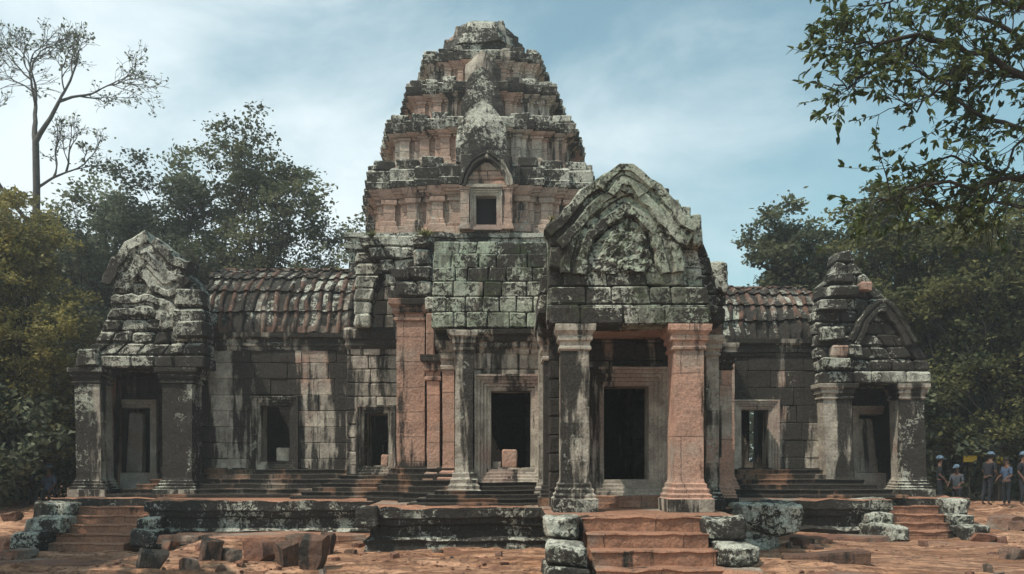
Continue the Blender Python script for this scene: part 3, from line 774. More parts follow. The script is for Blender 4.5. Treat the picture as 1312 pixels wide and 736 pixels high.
lg = bpy.data.objects['left_gallery']
# projecting bay with the small window
bm = NB(); w2 = (PX(467, D2), PX(497, D2), PZ(598, D2), PZ(530, D2))
wall(bm, PX(444, D2), PX(511, D2), D2, 1.3, ZP+.5, PZ(420, D2), .38, .6, holes=[(w2[0]-.1, w2[1]+.1, w2[2]-.1, w2[3]+.1)])
obj('bay_wall', bm, ST['wall'], lg)
bm = NB(); frame(bm, *w2, frame_prof(D2, .22, 3, .10, 1.2)); obj('window_frame', bm, ST['grey'], lg)
bm = NB(); moulded(bm, rect(PX(446, D2), PX(509, D2), D2, D2+.9), [(PZ(447, D2), .03), (PZ(443, D2), .08), (PZ(437, D2), .05), (PZ(434, D2), .12), (PZ(424, D2), .14), (PZ(420, D2), .05)], .2, .02)
obj('cornice', bm, ST['dark'], lg)
bm = NB(); moulded(bm, rect(PX(444, D2), PX(511, D2), D2-.03, D2+1), ledges(ZP+.012, w2[2]-.2, 1.2, 6, 9), .22, .018)
obj('base_moulding', bm, ST['base'], lg)

D = 23.0
w3 = (PX(950, D), PX(985, D), PZ(600, D), PZ(525, D))
gallery('right_gallery', 'short blackened stone gallery with a ribbed roof and framed window on the right', PX(918, D), PX(1062, D), D, 440, PZ(373, 25.3), 25.3, [w3], (PX(921, D), PX(1052, D)), 5, ST['dark'],
        back_hole=(PX(960, 27.6), PX(971, 27.6), 1.6, 3.6))
# small stone window figure: plain slab wall linking right gallery to the porch
rg = bpy.data.objects['right_gallery']
pillar(rg, PX(926, 21.8), PX(941, 21.8), 21.8, 23.2, ZP, PZ(440, 21.8), [ST['pinkplain'], ST['grey'], ST['base']], name='pilaster', basek=1.6, capk=1.5)

# ================================================================ CORNER PORCHES
def corner_porch(name, label, D, p1, p2, ytop, ybase, beam, gl, gr, door, slab, matg, mp1, mp2, seed):
    t = thing(name, label, 'temple porch', (PX((p1[0]+p2[1])/2, D), D+.6, ZP))
    pillar(t, PX(p1[0], D), PX(p1[1], D), D, D+.7, ZP+.01, PZ(ytop, D), mp1, capk=.9, basek=.85, lean=p1[2])
    pillar(t, PX(p2[0], D), PX(p2[1], D), D, D+.7, ZP+.01, PZ(ytop, D), mp2, capk=.9, basek=.85, lean=p2[2])
    bm = NB(); z0, z1 = PZ(ytop, D)+.01, PZ(beam, D)
    courses(bm, [(z0, z1, gl[0][0], gr[0][0], gl[0][0], gr[0][0], D-.1)], .9, .8, ch=.04)
    obj('lintel', bm, ST['lichen'], t)
    # door wall
    Dd = D+1.9; bm = NB()
    a, b, c, d = [PX(door[0], Dd), PX(door[1], Dd), PZ(door[3], Dd), PZ(door[2], Dd)]
    wall(bm, PX(p1[0], D)-.1, PX(p2[1], D)+.1, Dd, .5, ZP, z1, .42, .7, holes=[(a-.1, b+.1, c-.3, d+.1)])
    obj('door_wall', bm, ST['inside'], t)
    bm = NB(); frame(bm, a, b, c, d, frame_prof(Dd, .24, 3, .12, .6)); obj('door_frame', bm, ST['frame'], t)
    bm = NB(); box(bm, a-.3, b+.3, Dd-.2, Dd+.4, ZP, c-.0, .02); obj('door_sill', bm, ST['frame'], t)
    bm = NB()
    sx0, sx1, sl = slab
    hexa(bm, [(PX(sx0, Dd), Dd+.1, c), (PX(sx1, Dd), Dd+.1, c), (PX(sx0, Dd), Dd+.4, c), (PX(sx1, Dd), Dd+.4, c),
              (PX(sx0+sl, Dd), Dd+.25, d-.12), (PX(sx1+sl-3, Dd), Dd+.25, d-.12), (PX(sx0+sl, Dd), Dd+.5, d-.12), (PX(sx1+sl-3, Dd), Dd+.5, d-.12)], .04, mat=0)
    sb = obj('leaning_slab', bm, ST['frame'], None, origin=(PX(sx0, Dd), Dd+.2, c))
    tag(sb, 'tall pale stone slab propped inside the doorway of the %s corner porch' % ('left' if PX(sx0, 10) < 0 else 'right'), 'stone slab', 'slabs propped in the corner porch doorways')
    # side walls and roof block
    bm = NB(); x0, x1 = PX(p1[0], D), PX(p2[1], D)
    plain(bm, x0, x0+.35, D+.72, D+5.6, ZP, z0-.02); plain(bm, x1-.35, x1, D+1.4, D+5.6, ZP, z0-.02); plain(bm, x0, x1, D+5.2, D+5.7, ZP, z0)
    obj('side_wall', bm, ST['dark'], t)
    bm = NB(); rows = []; zt = min(gl[-1][1], gr[-1][1])
    hw = (x1-x0)/2; xm = (x0+x1)/2
    for i in range(7):
        t0, t1 = i/7, (i+1)/7; h0, h1 = hw*.94*math.cos(t0*1.42)**1.25, hw*.94*math.cos(t1*1.42)**1.25
        rows.append((z0+(zt-z0-.9)*math.sin(t0*1.5), z0+(zt-z0-.9)*math.sin(t1*1.5), xm-h0, xm+h0, xm-h1, xm+h1, D+.75))
    courses(bm, rows, 4.8, 9); obj('roof', bm, ST['lichen'], t)
    bm = NB(); gable_rows(bm, gl, gr, D-.02, .7, .34, .55, off=lambda q: .25*q, ch=.05, dj=.04, wob=.03)
    obj('gable', bm, matg, t)
    return t
D = 22.4
gl = sorted(outline([(98, 455), (118, 446), (126, 428), (138, 400), (140, 368), (152, 348), (172, 330), (183, 316)], D), key=lambda p: p[1])
gr = sorted(outline([(264, 455), (262, 425), (260, 395), (252, 362), (240, 350), (222, 336), (208, 322), (202, 316)], D), key=lambda p: p[1])
lp = corner_porch('left_corner_porch', 'pale lichened corner porch on the far left with two grey pillars and a crumpled gable', D, (98, 130, -.06), (208, 246, .0), 472, 636, 456, gl, gr,
    (150, 192, 523, 606), (158, 179, 2), ST['lichen'], [ST['greypillar'], ST['lichen'], ST['grey']], [ST['greypillar'], ST['lichen'], ST['grey']], 1)
bm = NB()
band(bm, smooth_pl(outline([(148, 368), (158, 345), (175, 322), (192, 316)], D)), D-.06, D+.7, .85, amp=.06)
band(bm, smooth_pl(outline([(190, 316), (206, 330), (220, 345), (238, 350)], D)), D-.10, D+.7, .70, amp=.06)
obj('gable_arch', bm, ST['lichen'], lp)
bm = NB(); band(bm, smooth_pl(outline([(186, 345), (202, 362), (218, 372), (236, 352)], D)), D-.08, D+.5, .50, amp=.05)
band(bm, smooth_pl(outline([(145, 395), (165, 392), (190, 390), (215, 398), (222, 420)], D)), D-.08, D+.4, .60, amp=.06)
obj('carved_scroll', bm, ST['lichen'], lp)
for (a, b, c, d) in ((98, 470, 124, 448), (222, 432, 262, 412), (220, 411, 260, 394), (224, 393, 258, 370)):
    x0, z0 = P(a, b, D-.2); x1, z1 = P(c, d, D-.2)
    bm = NB(); box(bm, x0, x1, D-.2, D+.5, z0, z1, .05, wob=.03); obj('gable_block', bm, ST['lichen'], lp)
pillar(lp, PX(132, 23.6), PX(143, 23.6), 23.0, 24.2, ZP, PZ(474, 23.6), [ST['pink']]*3, name='inner_pilaster', capk=.4, basek=.8)
D = 22.5
gl = sorted(outline([(1052, 476), (1046, 440), (1043, 390), (1054, 386), (1056, 356), (1072, 350), (1078, 318)], D), key=lambda p: p[1])
gr = sorted(outline([(1192, 476), (1190, 450), (1178, 444), (1160, 412), (1154, 408), (1134, 378), (1128, 374), (1108, 344), (1092, 318)], D), key=lambda p: p[1])
rp = corner_porch('right_corner_porch', 'dark broken corner porch on the right with missing gable blocks under the trees', D, (1060, 1096, -.12), (1158, 1188, -.1), 492, 632, 476, gl, gr,
    (1101, 1146, 531, 606), (1104, 1128, -2), ST['darklichen'], [ST['grey'], ST['grey'], ST['lichen']], [ST['greypillar'], ST['grey'], ST['lichen']], 2)
bm = NB()
band(bm, smooth_pl(outline([(1092, 440), (1112, 400), (1132, 388), (1150, 410), (1166, 440)], D)), D-.10, D+.5, .34, amp=.06)
obj('gable_arch', bm, ST['darklichen'], rp)
for (a, b, c, d, mt) in ((1056, 472, 1090, 458, 'lichen'), (1052, 436, 1084, 418, 'lichen'), (1066, 457, 1086, 443, 'pink'), (1088, 457, 1104, 442, 'lichen'), (1050, 398, 1086, 384, 'lichen'),
                         (1062, 380, 1100, 366, 'lichen'), (1066, 362, 1094, 350, 'lichen'), (1104, 372, 1118, 360, 'pink')):
    x0, z0 = P(a, b, D-.2); x1, z1 = P(c, d, D-.2)
    bm = NB(); box(bm, x0, x1, D-.24, D+.4, z0, z1, .04, wob=.03); obj('gable_block', bm, ST[mt], rp)

# ================================================================ TOWER
tw = thing('sanctuary_tower', 'tall tiered sandstone tower with stepped corners rising behind the front hall', 'temple tower', (PX(620, 29), 29, ZP))
XC, YC = PX(620, 29), 29.0
q1 = [(.26, 1.05), (.26, 1.0), (.47, 1.0), (.47, .95), (.69, .95), (.69, .90), (.90, .90), (.90, .69), (.95, .69), (.95, .47), (1.0, .47), (1.0, .26), (1.05, .26)]
def redent(hw, xc=XC, yc=YC):
    pts = []
    a = [(x, -y) for x, y in q1]                # front right
    pts += a                                    # from front centre to right centre (counter-clockwise)
    pts += [(x, -y) for x, y in reversed(a)]
    pts += [(-x, -y) for x, y in a]
    pts += [(-x, y) for x, y in reversed(a)]
    return [(xc+x*hw, yc+y*hw) for x, y in pts]
def tier(hw, z0, zm, zc, z1, cout):
    """body from z0, capital mouldings between zm and zc, heavy lichened cornice up to z1"""
    bm = NB(); h = zm-z0; g = zc-zm; k = z1-zc
    pr = [(z0-.3, .12, 0), (z0+.10*h, .12, 0), (z0+.13*h, .06, 0), (z0+.22*h, .08, 0), (z0+.27*h, 0, 0), (zm, 0, 0), (zm+.04*g, cout*.2, 0), (zm+.22*g, cout*.2, 0), (zm+.27*g, cout*.10, 0),
          (zm+.45*g, cout*.38, 0), (zm+.58*g, cout*.40, 0), (zm+.62*g, cout*.62, 0), (zm+.78*g, cout*.64, 0), (zm+.82*g, cout*.8, 0), (zc, cout*.85, 0),
          (zc+.01, cout, 1), (zc+.30*k, cout*1.12, 1), (zc+.36*k, cout*.95, 1), (zc+.85*k, cout*1.05, 1), (z1, cout*.8, 1), (z1+.02, cout*.1, 1), (z1+.10, -.12, 1)]
    moulded(bm, redent(hw), pr, .14, .022, 1.9)
    obj('tower_tier', bm, [ST['tower'], ST['towerlichen']], tw)
def leaf_slab(xc, y, z0, w, h, th, rot=0.0, amp=.03, mat='towerlichen', name='antefix', base=None):
    """upright pointed stone leaf; rot about z"""
    bm = NB(); n = 9; L = []
    for s in (0, 1):
        col = []
        for k in range(n+1):
            t = k/n; ww = w/2*(1.0-.1*t) if t < .45 else w/2*(.955)*math.cos((t-.45)/.55*math.pi/2)**.75
            ww = max(ww, .02)
            bul = th*.35*math.sin(math.pi*min(1, t*1.1))
            col.append([bm.verts.new((u*ww, (-th/2-bul*(1-u*u)) if s == 0 else th/2, h*t)) for u in (-1, -.5, 0, .5, 1)])
        L.append(col)
    for s in (0, 1):
        for k in range(n):
            for i in range(4):
                a, b, c, d = L[s][k][i], L[s][k][i+1], L[s][k+1][i+1], L[s][k+1][i]
                bm.faces.new((a, b, c, d) if s == 0 else (d, c, b, a))
    for k in range(n):
        bm.faces.new((L[0][k][0], L[0][k+1][0], L[1][k+1][0], L[1][k][0])); bm.faces.new((L[0][k+1][4], L[0][k][4], L[1][k][4], L[1][k+1][4]))
    bm.faces.new([L[0][n][i] for i in range(5)]+[L[1][n][i] for i in range(4, -1, -1)])
    bmesh.ops.transform(bm, matrix=Matrix.Translation((xc, y, z0)) @ Matrix.Rotation(rot, 4, 'Z'), verts=bm.verts)
    settone(bm, bm.faces, random.uniform(-1, 1)); bmesh.ops.recalc_face_normals(bm, faces=bm.faces)
    jit(bm, 0, amp, 3)
    return obj(name, bm, ST[mat], tw)
TIERS = [(3.58, 8.95, 9.85, 10.30, 10.92, .30), (3.06, 11.1, 12.05, 12.25, 12.60, .27), (2.46, 12.65, 13.46, 13.70, 14.02, .24), (1.95, 14.1, 14.76, 14.99, 15.30, .20)]
for (hw, z0, zm, zc, z1, co_) in TIERS: tier(hw, z0, zm, zc, z1, co_)
# broad plinth under the tower
bm = NB()
moulded(bm, rect(XC-4.0, XC+4.0, 25.0, 33.0), [(ZP, 0), (8.2, 0), (8.3, .1), (8.5, .12), (8.52, .0), (8.62, .02), (8.65, .10), (8.78, .10), (8.8, -.2)], .35, .04)
obj('tower_body', bm, ST['lichen'], tw)
# squared antefix blocks over every bay, engaged pilasters below them, tall slabs on the flanks
BAYS = ((.365, 1.0, .19), (.58, .95, .20), (.795, .90, .20))
def blk(x0, x1, y0, y1, z0, z1):
    bm = NB(); box(bm, x0, x1, y0, y1, z0, z1, .03, wob=.03); obj('antefix', bm, ST['towerlichen'], tw)
for ti, (hw, z0, zm, zc, z1, co_) in enumerate(TIERS):
    sc = hw/3.58; hh = .20*sc+.05
    for (u, v, wd) in BAYS:
        for sx_ in (-1, 1):
            xc, yf = XC+sx_*(u*hw+co_*.5), YC-v*hw-co_*.98; w = wd*hw*.95
            blk(xc-w/2, xc+w/2, yf, yf+.35, z1-.05, z1+hh*random.uniform(.6, 1.1))
            # pilaster in front of the bay
            xp = XC+sx_*u*hw; wp = wd*hw*.50; yp = YC-v*hw
            bm = NB(); a_, c_ = .05*sc, .12*sc; H_ = zc-z0
            pr = [(z0-.05, a_*2, 0), (z0+.14*H_, a_*2, 0), (z0+.18*H_, a_, 0), (z0+.26*H_, a_, 0), (z0+.30*H_, 0, 0), (zm-.02, 0, 0), (zm+.01, c_*.5, 0), (zm+.3*(zc-zm), c_*.6, 0), (zm+.35*(zc-zm), c_*.3, 0), (zm+.6*(zc-zm), c_, 0), (zc-.01, c_*1.5, 0)]
            moulded(bm, rect(xp-wp/2, xp+wp/2, yp-.15*sc, yp+.1), pr, .14, .012, 2)
            obj('tower_pilaster', bm, ST['tower'], tw)
    for (u, v) in ((.795, .90), (.58, .95), (.365, 1.0)):
        for sx_ in (-1, 1):
            xa = XC+sx_*(v*hw+co_*.98); xb = xa-sx_*.35; yc = YC-(u*hw+co_*.4); w = .16*hw
            blk(min(xa, xb), max(xa, xb), yc-w/2, yc+w/2, z1-.05, z1+hh*random.uniform(.6, 1.1))
    for sx_ in (-1, 1):       # tall curved slabs that give the tower its bulging outline
        leaf_slab(XC+sx_*(1.05*hw+co_*.3), YC, zm-.25*sc, .60*hw, (z1-zm)+.85*sc, .30, R(90)*sx_)
# central false doors / stacked pediments on the front face
T = TIERS
def ped(zb, h, w, y, mat='towerlichen'): leaf_slab(XC+.05, y, zb, w, h, .34, 0, .05, mat, 'pediment')
ped(11.1, 1.9, 1.6, YC-T[1][0]*1.04-.30)
ped(12.3, 1.75, 1.35, YC-T[1][0]+.12)
ped(13.2, 1.2, 1.15, YC-T[2][0]-.3)
ped(14.05, 1.05, 1.15, YC-T[3][0]-.35, 'grey')
# window bay on first tier
yb = YC-3.58*1.04-.42
bm = NB()
a, b = PX(610, yb), PX(636, yb); c, d = PZ(288, yb), PZ(251, yb)
wall(bm, a-.42, b+.42, yb, .7, 8.8, d+.55, .36, .5, holes=[(a-.05, b+.05, c-.05, d+.05)], dj=.01)
plain(bm, a-.4, b+.4, yb+.69, yb+.74, 8.8, d+.5)
obj('window_bay', bm, ST['pink'], tw)
bm = NB(); frame(bm, a, b, c, d, frame_prof(yb, .18, 3, .10, .6)); obj('window_frame', bm, ST['frame'], tw)
bm = NB(); box(bm, a-.35, b+.35, yb-.16, yb+.1, d+.2, d+.32, .02); obj('window_lintel', bm, ST['frame'], tw)
# near-black sheet that paints the shade inside the window opening
bm = NB(); plain(bm, a-.03, b+.03, yb+.30, yb+.34, c-.03, d+.03); obj('window_dark_sheet', bm, simple('painted_interior_shade', (.012, .011, .011)), tw)
for s, (p, q) in enumerate(((590, 601), (645, 656))):
    pillar(tw, PX(p, yb-.15), PX(q, yb-.15), yb-.15, yb+.5, 8.85, PZ(238, yb-.15), [ST['tower']]*3, name='window_pilaster', capk=.8, basek=.6)
# pointed pediment above that window
bm = NB(); Dp = yb-.15
lft = sorted(outline([(596, 240), (598, 226), (608, 214), (620, 206)], Dp), key=lambda p: p[1]); rgt = sorted(outline([(650, 240), (648, 226), (638, 214), (626, 206)], Dp), key=lambda p: p[1])
gable_rows(bm, lft, rgt, Dp+.1, .5, .3, .6)
obj('pediment_panel', bm, ST['pink'], tw)
bm = NB()
band(bm, smooth_pl(outline([(592, 238), (597, 222), (607, 208), (623, 198)], Dp)), Dp-.12, Dp+.5, .22, amp=.03)
band(bm, smooth_pl(outline([(623, 198), (639, 208), (649, 222), (654, 238)], Dp)), Dp-.12, Dp+.5, .22, amp=.03)
obj('pediment_arch', bm, ST['grey'], tw)
bm = NB()
for (p0, p1, q0, q1_) in ((590, 606, 224, 196), (640, 656, 224, 196)):
    bm = NB(); x0, z0 = P(p0, q0, Dp); x1, z1 = P(p1, q1_, Dp); box(bm, x0, x1, Dp+.05, Dp+.8, z0, z1, .05)
    obj('pediment_block', bm, ST['towerlichen'], tw)
# crown: heavy weathered lotus stones
bm = NB()
def cpoly(hw): return [(XC+hw*math.cos(k/16*2*math.pi)*(1 if k % 2 else .93), YC+hw*math.sin(k/16*2*math.pi)*(1 if k % 2 else .93)) for k in range(16)]
moulded(bm, cpoly(1.42), [(15.3, .15, 0), (15.62, .18, 0), (15.68, .02, 0), (15.95, .05, 0), (16.0, .12, 0), (16.32, .06, 0), (16.36, -.10, 0), (16.58, -.12, 0), (16.62, -.22, 0), (16.85, -.30, 0), (16.98, -.45, 0), (17.02, -.9, 0)], .14, .085, 1.5)
obj('tower_crown', bm, ST['towerlichen'], tw)
for (x, z, w, h) in ((-.75, 16.75, .5, .22), (.25, 16.95, .55, .18), (.62, 16.9, .22, .26), (1.0, 16.3, .4, .22), (-1.1, 16.3, .4, .2)):
    obj('crown_block', boulder_block(XC+x-w/2, XC+x+w/2, YC-.6, YC+.2, z-.1, z+h, .05), ST['towerlichen'], tw)

# ================================================================ LOOSE STONES
def window_stone(label, px0, px1, py0, py1, D, mt, dep=.4):
    x0, z1 = P(px0, py0, D); x1, z0 = P(px1, py1, D)
    o = obj('stone_block', boulder_block(x0, x1, D, D+dep, z0, z1, .02, rnd=.1), ST[mt], None, origin=((x0+x1)/2, D+dep/2, z0))
    return tag(o, label, 'stone block', 'stone blocks lying in the window openings')
zz = PZ(600, 18.3)
window_stone('squared pink block standing in the hall window', 643, 662, 576, 600, 18.45, 'pinkplain')
window_stone('flat pink stone lying left of the squared block in the hall window', 630, 642, 591, 600, 18.45, 'frame')
window_stone('small rounded block on the sill of the long gallery window', 354, 370, 574, 592, 23.7, 'frame')
window_stone('pink broken block on the sill of the small bay window', 488, 497, 583, 598, 22.4, 'pinkplain')

def rock(name, label, cat, px, pyb, w, h, D=None, mt='rock', seed=0, dep=None, flat=False, rot=0, tilt=0, cuts=7, group=None):
    """angular stone standing on the ground at photo position (px, bottom py)"""
    if D is None:
        D = 18.
        for _ in range(12): D = (H-ground_z(PX(px, D), D))*F/(pyb-HZ)
    wm, hm = w/F*D, h/F*D; dm = dep or wm*.75
    rr = random.Random(seed); bm = NB()
    bmesh.ops.create_icosphere(bm, subdivisions=4, radius=1)
    planes = []
    Rm = Matrix.Rotation(rr.uniform(0, 3), 3, 'Z') @ Matrix.Rotation(rr.uniform(-.35, .35), 3, 'X') @ Matrix.Rotation(rr.uniform(-.35, .35), 3, 'Y')
    for k in range(3):
        for sg in (-1, 1): planes.append(((Rm @ Vector([(k == j)*sg for j in range(3)])), rr.uniform(.52, .62)))
    for k in range(cuts//3):
        n = Vector((rr.gauss(0, 1), rr.gauss(0, 1), rr.gauss(0, .7))).normalized(); planes.append((n, rr.uniform(.42, .78)))
    planes += [(Vector((0, 0, 1)).lerp(Vector((rr.uniform(-.4, .4), rr.uniform(-.4, .2), 1)), .6).normalized(), .55), (Vector((0, 0, -1)), .5)]
    for v in bm.verts:
        for n, d in planes:
            s = v.co.dot(n)
            if s > d: v.co -= n*(s-d)
    bx = max(abs(v.co.x) for v in bm.verts); bz = max(v.co.z for v in bm.verts)+.5; by = max(abs(v.co.y) for v in bm.verts)
    x, y = PX(px, D), D+dm*.3; zg = ground_z(x, y)-.03
    Mx = Matrix.Translation((x, y, zg)) @ Matrix.Rotation(tilt, 4, 'Y')
    for v in bm.verts:
        p = v.co; q = Vector((p.x/bx*wm/2, p.y/by*dm/2, (p.z+.5)/bz*hm))
        q += noise.noise_vector(q*4+Vector((seed, 0, 0)))*.022*min(1, hm*3)+noise.noise_vector(q*11+Vector((seed, 0, 0)))*.012
        v.co = Mx @ q
    settone(bm, bm.faces, rr.uniform(-1, 1))
    o = obj(name, bm, ST[mt], None, origin=(x, y, zg))
    return tag(o, label, cat, group)
RG = 'broken stones scattered on the ground'
rocks = [
 ('dark slanted boulder at the left end of the rock row', 190, 727, 48, 24, 'greyrock', 1),
 ('bright red flat stone lying on top of the left boulders', 212, 710, 26, 12, 'rock', 2),
 ('grey lichened boulder behind the red flat stone', 221, 702, 34, 20, 'greyrock', 3),
 ('pink triangular stone between two dark boulders', 240, 726, 28, 18, 'rock', 4),
 ('dark upright wedge boulder right of the pink triangular stone', 267, 727, 32, 26, 'greyrock', 5),
 ('low flat topped block between the wedge boulder and the long one', 293, 724, 28, 16, 'greyrock', 6),
 ('long sloping brown boulder in the middle of the rock row', 333, 722, 46, 26, 'rock', 7),
 ('dark rounded boulder leaning on the tall stump-like stone', 366, 726, 32, 28, 'greyrock', 8),
 ('tall stump-like stone leaning right in the rock row', 396, 730, 34, 46, 'greyrock', 9),
 ('squared brown block behind the tall stump-like stone', 377, 702, 26, 16, 'greyrock', 10),
 ('upright squared block at the right end of the rock row', 419, 712, 18, 26, 'greyrock', 11),
 ('half buried dark stone at the bottom edge below the left boulders', 200, 736, 34, 10, 'greyrock', 12),
 ('small red pebble-like stone near the foot of the long boulder', 312, 730, 12, 7, 'rock', 13),
 ('large dark boulder at the left edge of the photo', 6, 697, 26, 22, 'greyrock', 14),
 ('grey lichened stone under the trees left of the platform', 14, 652, 26, 14, 'greyrock', 15),
 ('broad red slab rock left of the platform corner', 20, 672, 44, 14, 'rock', 16),
 ('round red boulder in front of the left edge', 8, 712, 22, 12, 'rock', 17),
 ('dark squared stone right of the wide staircase', 1030, 700, 32, 13, 'greyrock', 18),
 ('thin tilted dark slab next to the squared stone', 1046, 708, 22, 10, 'greyrock', 19),
 ('small dark cube-like stone alone on the smooth ground', 1268, 734, 17, 13, 'greyrock', 20),
 ('red rounded boulder at the right edge in front of the people', 1296, 668, 48, 20, 'rock', 21),
 ('flat red stone below the people at right', 1262, 664, 34, 12, 'rock', 22),
 ('dark low rock at the right edge of the photo', 1306, 682, 28, 14, 'greyrock', 23),
 ('wide brown flat boulder at the lower right corner', 1302, 716, 44, 16, 'greyrock', 24),
 ('pale flat stone at the foot of the right staircase', 1240, 672, 28, 10, 'rock', 25),
 ('low red ledge stone between the front terrace and the rock row', 462, 698, 26, 8, 'rock', 26),
 ('tiny brown stone lying in front of the front terrace', 560, 712, 16, 6, 'greyrock', 27),
 ('red chunk near the broken terrace end', 990, 690, 24, 10, 'rock', 28),
 ('low dark stone beside the left stair foot', 52, 700, 22, 8, 'greyrock', 29),
 ('small dark pair-like stone at the bottom right corner', 1282, 737, 16, 6, 'greyrock', 30),
 ('dark stone left of the lowest step of the left staircase', 78, 690, 26, 14, 'greyrock', 31),
]
for (lab, px, pb, w, h, mt, sd_) in rocks:
    if sd_ <= 11: w *= 1.12; h *= 1.25 if sd_ != 9 else 1.15
    rock('boulder', lab, 'boulder', px, pb, w, h, mt=mt, seed=sd_, group=RG, cuts=10, dep=(.5 if sd_ == 9 else None), tilt=(.2 if sd_ == 9 else 0))
rr = random.Random(4)
for i, (px, pb) in enumerate(((180, 706), (203, 696), (254, 706), (281, 703), (300, 709), (318, 705), (345, 703), (356, 733), (280, 733), (232, 735), (412, 728), (430, 722), (448, 709), (385, 712), (408, 700), (140, 716), (162, 708), (30, 715), (505, 719), (640, 722), (1012, 712), (1060, 697), (1185, 700), (1285, 690))):
    rock('loose_stone', 'small reddish stone lying loose among the bigger boulders', 'stone', px, pb, rr.uniform(9, 18), rr.uniform(6, 11), mt=rr.choice(['rock', 'greyrock', 'rock']), seed=100+i, group='small loose stones on the ground', cuts=6)
# long squared beam lying in the right foreground
bm = NB(); Dg = 14.35
x0, x1 = PX(1010, Dg), PX(1113, Dg); zg = ground_z((x0+x1)/2, Dg)-.02
moulded(bm, [(x0-.1, Dg+.05), (x1, Dg-.10), (x1+.02, Dg+.30), (x0, Dg+.42)], [(zg, 0), (zg+.20, 0), (zg+.24, -.02)], .12, .02, 3)
for v in bm.verts: v.co.z -= .10*sstep(x1, x0, v.co.x)
tag(obj('stone_beam', bm, ST['greyrock'], None, origin=((x0+x1)/2, Dg+.2, zg)), 'long squared stone beam lying on the ground in the right foreground', 'stone beam')
for i, (x0, x1, y0, y1, h, lab) in enumerate(((5.6, 8.9, 19.0, 20.2, .09, 'curving thin brown ledge slab in front of the right platform'), (-8.2, -3.5, 18.6, 20.2, .10, 'broad flat brown slab in front of the left platform behind the rock row'),
        (-11.9, -8.8, 17.6, 18.7, .10, 'wide dark slab at the foot of the left staircase'), (.2, 4.0, 11.9, 12.9, .10, 'low flat slab under the wide central staircase'), (4.6, 5.9, 12.9, 13.5, .14, 'split flat slab beside the lowest central step'), (9.4, 12.1, 19.3, 20.3, .07, 'low slab at the foot of the right staircase'))):
    zg = ground_z((x0+x1)/2, (y0+y1)/2)-.04; bm = NB()
    n = 14; c = ((x0+x1)/2, (y0+y1)/2)
    poly = [(c[0]+(x1-x0)/2*math.cos(2*math.pi*k/n)*random.uniform(.85, 1.1), c[1]+(y1-y0)/2*math.sin(2*math.pi*k/n)*random.uniform(.8, 1.1)) for k in range(n)]
    moulded(bm, poly, [(zg-.1, .04), (zg+h-.02, 0), (zg+h, -.06)], .12, .03, 2)
    tag(obj('flat_slab', bm, ST['step'] if i % 2 else ST['rock'], None, origin=(c[0], c[1], zg)), lab, 'stone slab', 'flat slabs on the ground')

# gravel and chips of stone
rr = random.Random(9); bm = NB()
for i in range(1500):
    D = 12.5+9*rr.random()**1.2; x = rr.uniform(-.7, .7)*D
    if noise.noise(Vector((x*.5, D*.7, 5))) < -.05+.25*(5.5 < x < 9.5): continue
    if D > 16.4 and -3.3 < x < 5.9: continue
    if D > 20.4 or (12 < D < 15 and .4 < x < 4.1): continue
    r = rr.uniform(.012, .045)*(1 if rr.random() < .93 else 2.2); z = ground_z(x, D)
    m = bmesh.ops.create_icosphere(bm, subdivisions=1, radius=r, matrix=Matrix.Translation((x, D, z+r*.2)) @ Matrix.Rotation(rr.uniform(0, 6), 4, 'Z') @ Matrix.Diagonal((1.3, .9, .6, 1)))
    for v in m['verts']: v.co += Vector((rr.uniform(-1, 1), rr.uniform(-1, 1), rr.uniform(-1, 1)))*r*.25
o = obj('gravel', bm, ST['rock']); struct(o, 'stuff'); o['label'] = 'small reddish gravel and stone chips scattered over the ground'; o['category'] = 'gravel'

rr = random.Random(19); bm = NB(); L = bm.faces.layers.float['tone']
for i in range(2600):
    D = 12.3+11*rr.random(); x = rr.uniform(-.72, .72)*D
    if noise.noise(Vector((x*.4, D*.6, 15))) < .05: continue
    if (D > 16.0 and -3.3 < x < 5.9) or (12 < D < 15 and .4 < x < 4.1): continue
    if D > 20.0 and abs(x) < 12.2: continue
    z = ground_z(x, D)+.012; a = rr.uniform(0, 6.28); r = rr.uniform(.018, .045); t_ = rr.uniform(-.5, .5)
    d = Vector((math.cos(a), math.sin(a), t_*.6))*r; e = Vector((-math.sin(a), math.cos(a), .2))*r*.45; p = Vector((x, D, z))
    f = bm.faces.new([bm.verts.new(p-d), bm.verts.new(p+e), bm.verts.new(p+d), bm.verts.new(p-e)]); f[L] = rr.uniform(-1, 1)
o = obj('dry_leaves', bm, leafmat('dry_leaf', (.10, .065, .035), (.30, .21, .11), .1)); struct(o, 'stuff'); o['label'] = 'scattered small dry brown leaves on the red ground'; o['category'] = 'leaf litter'

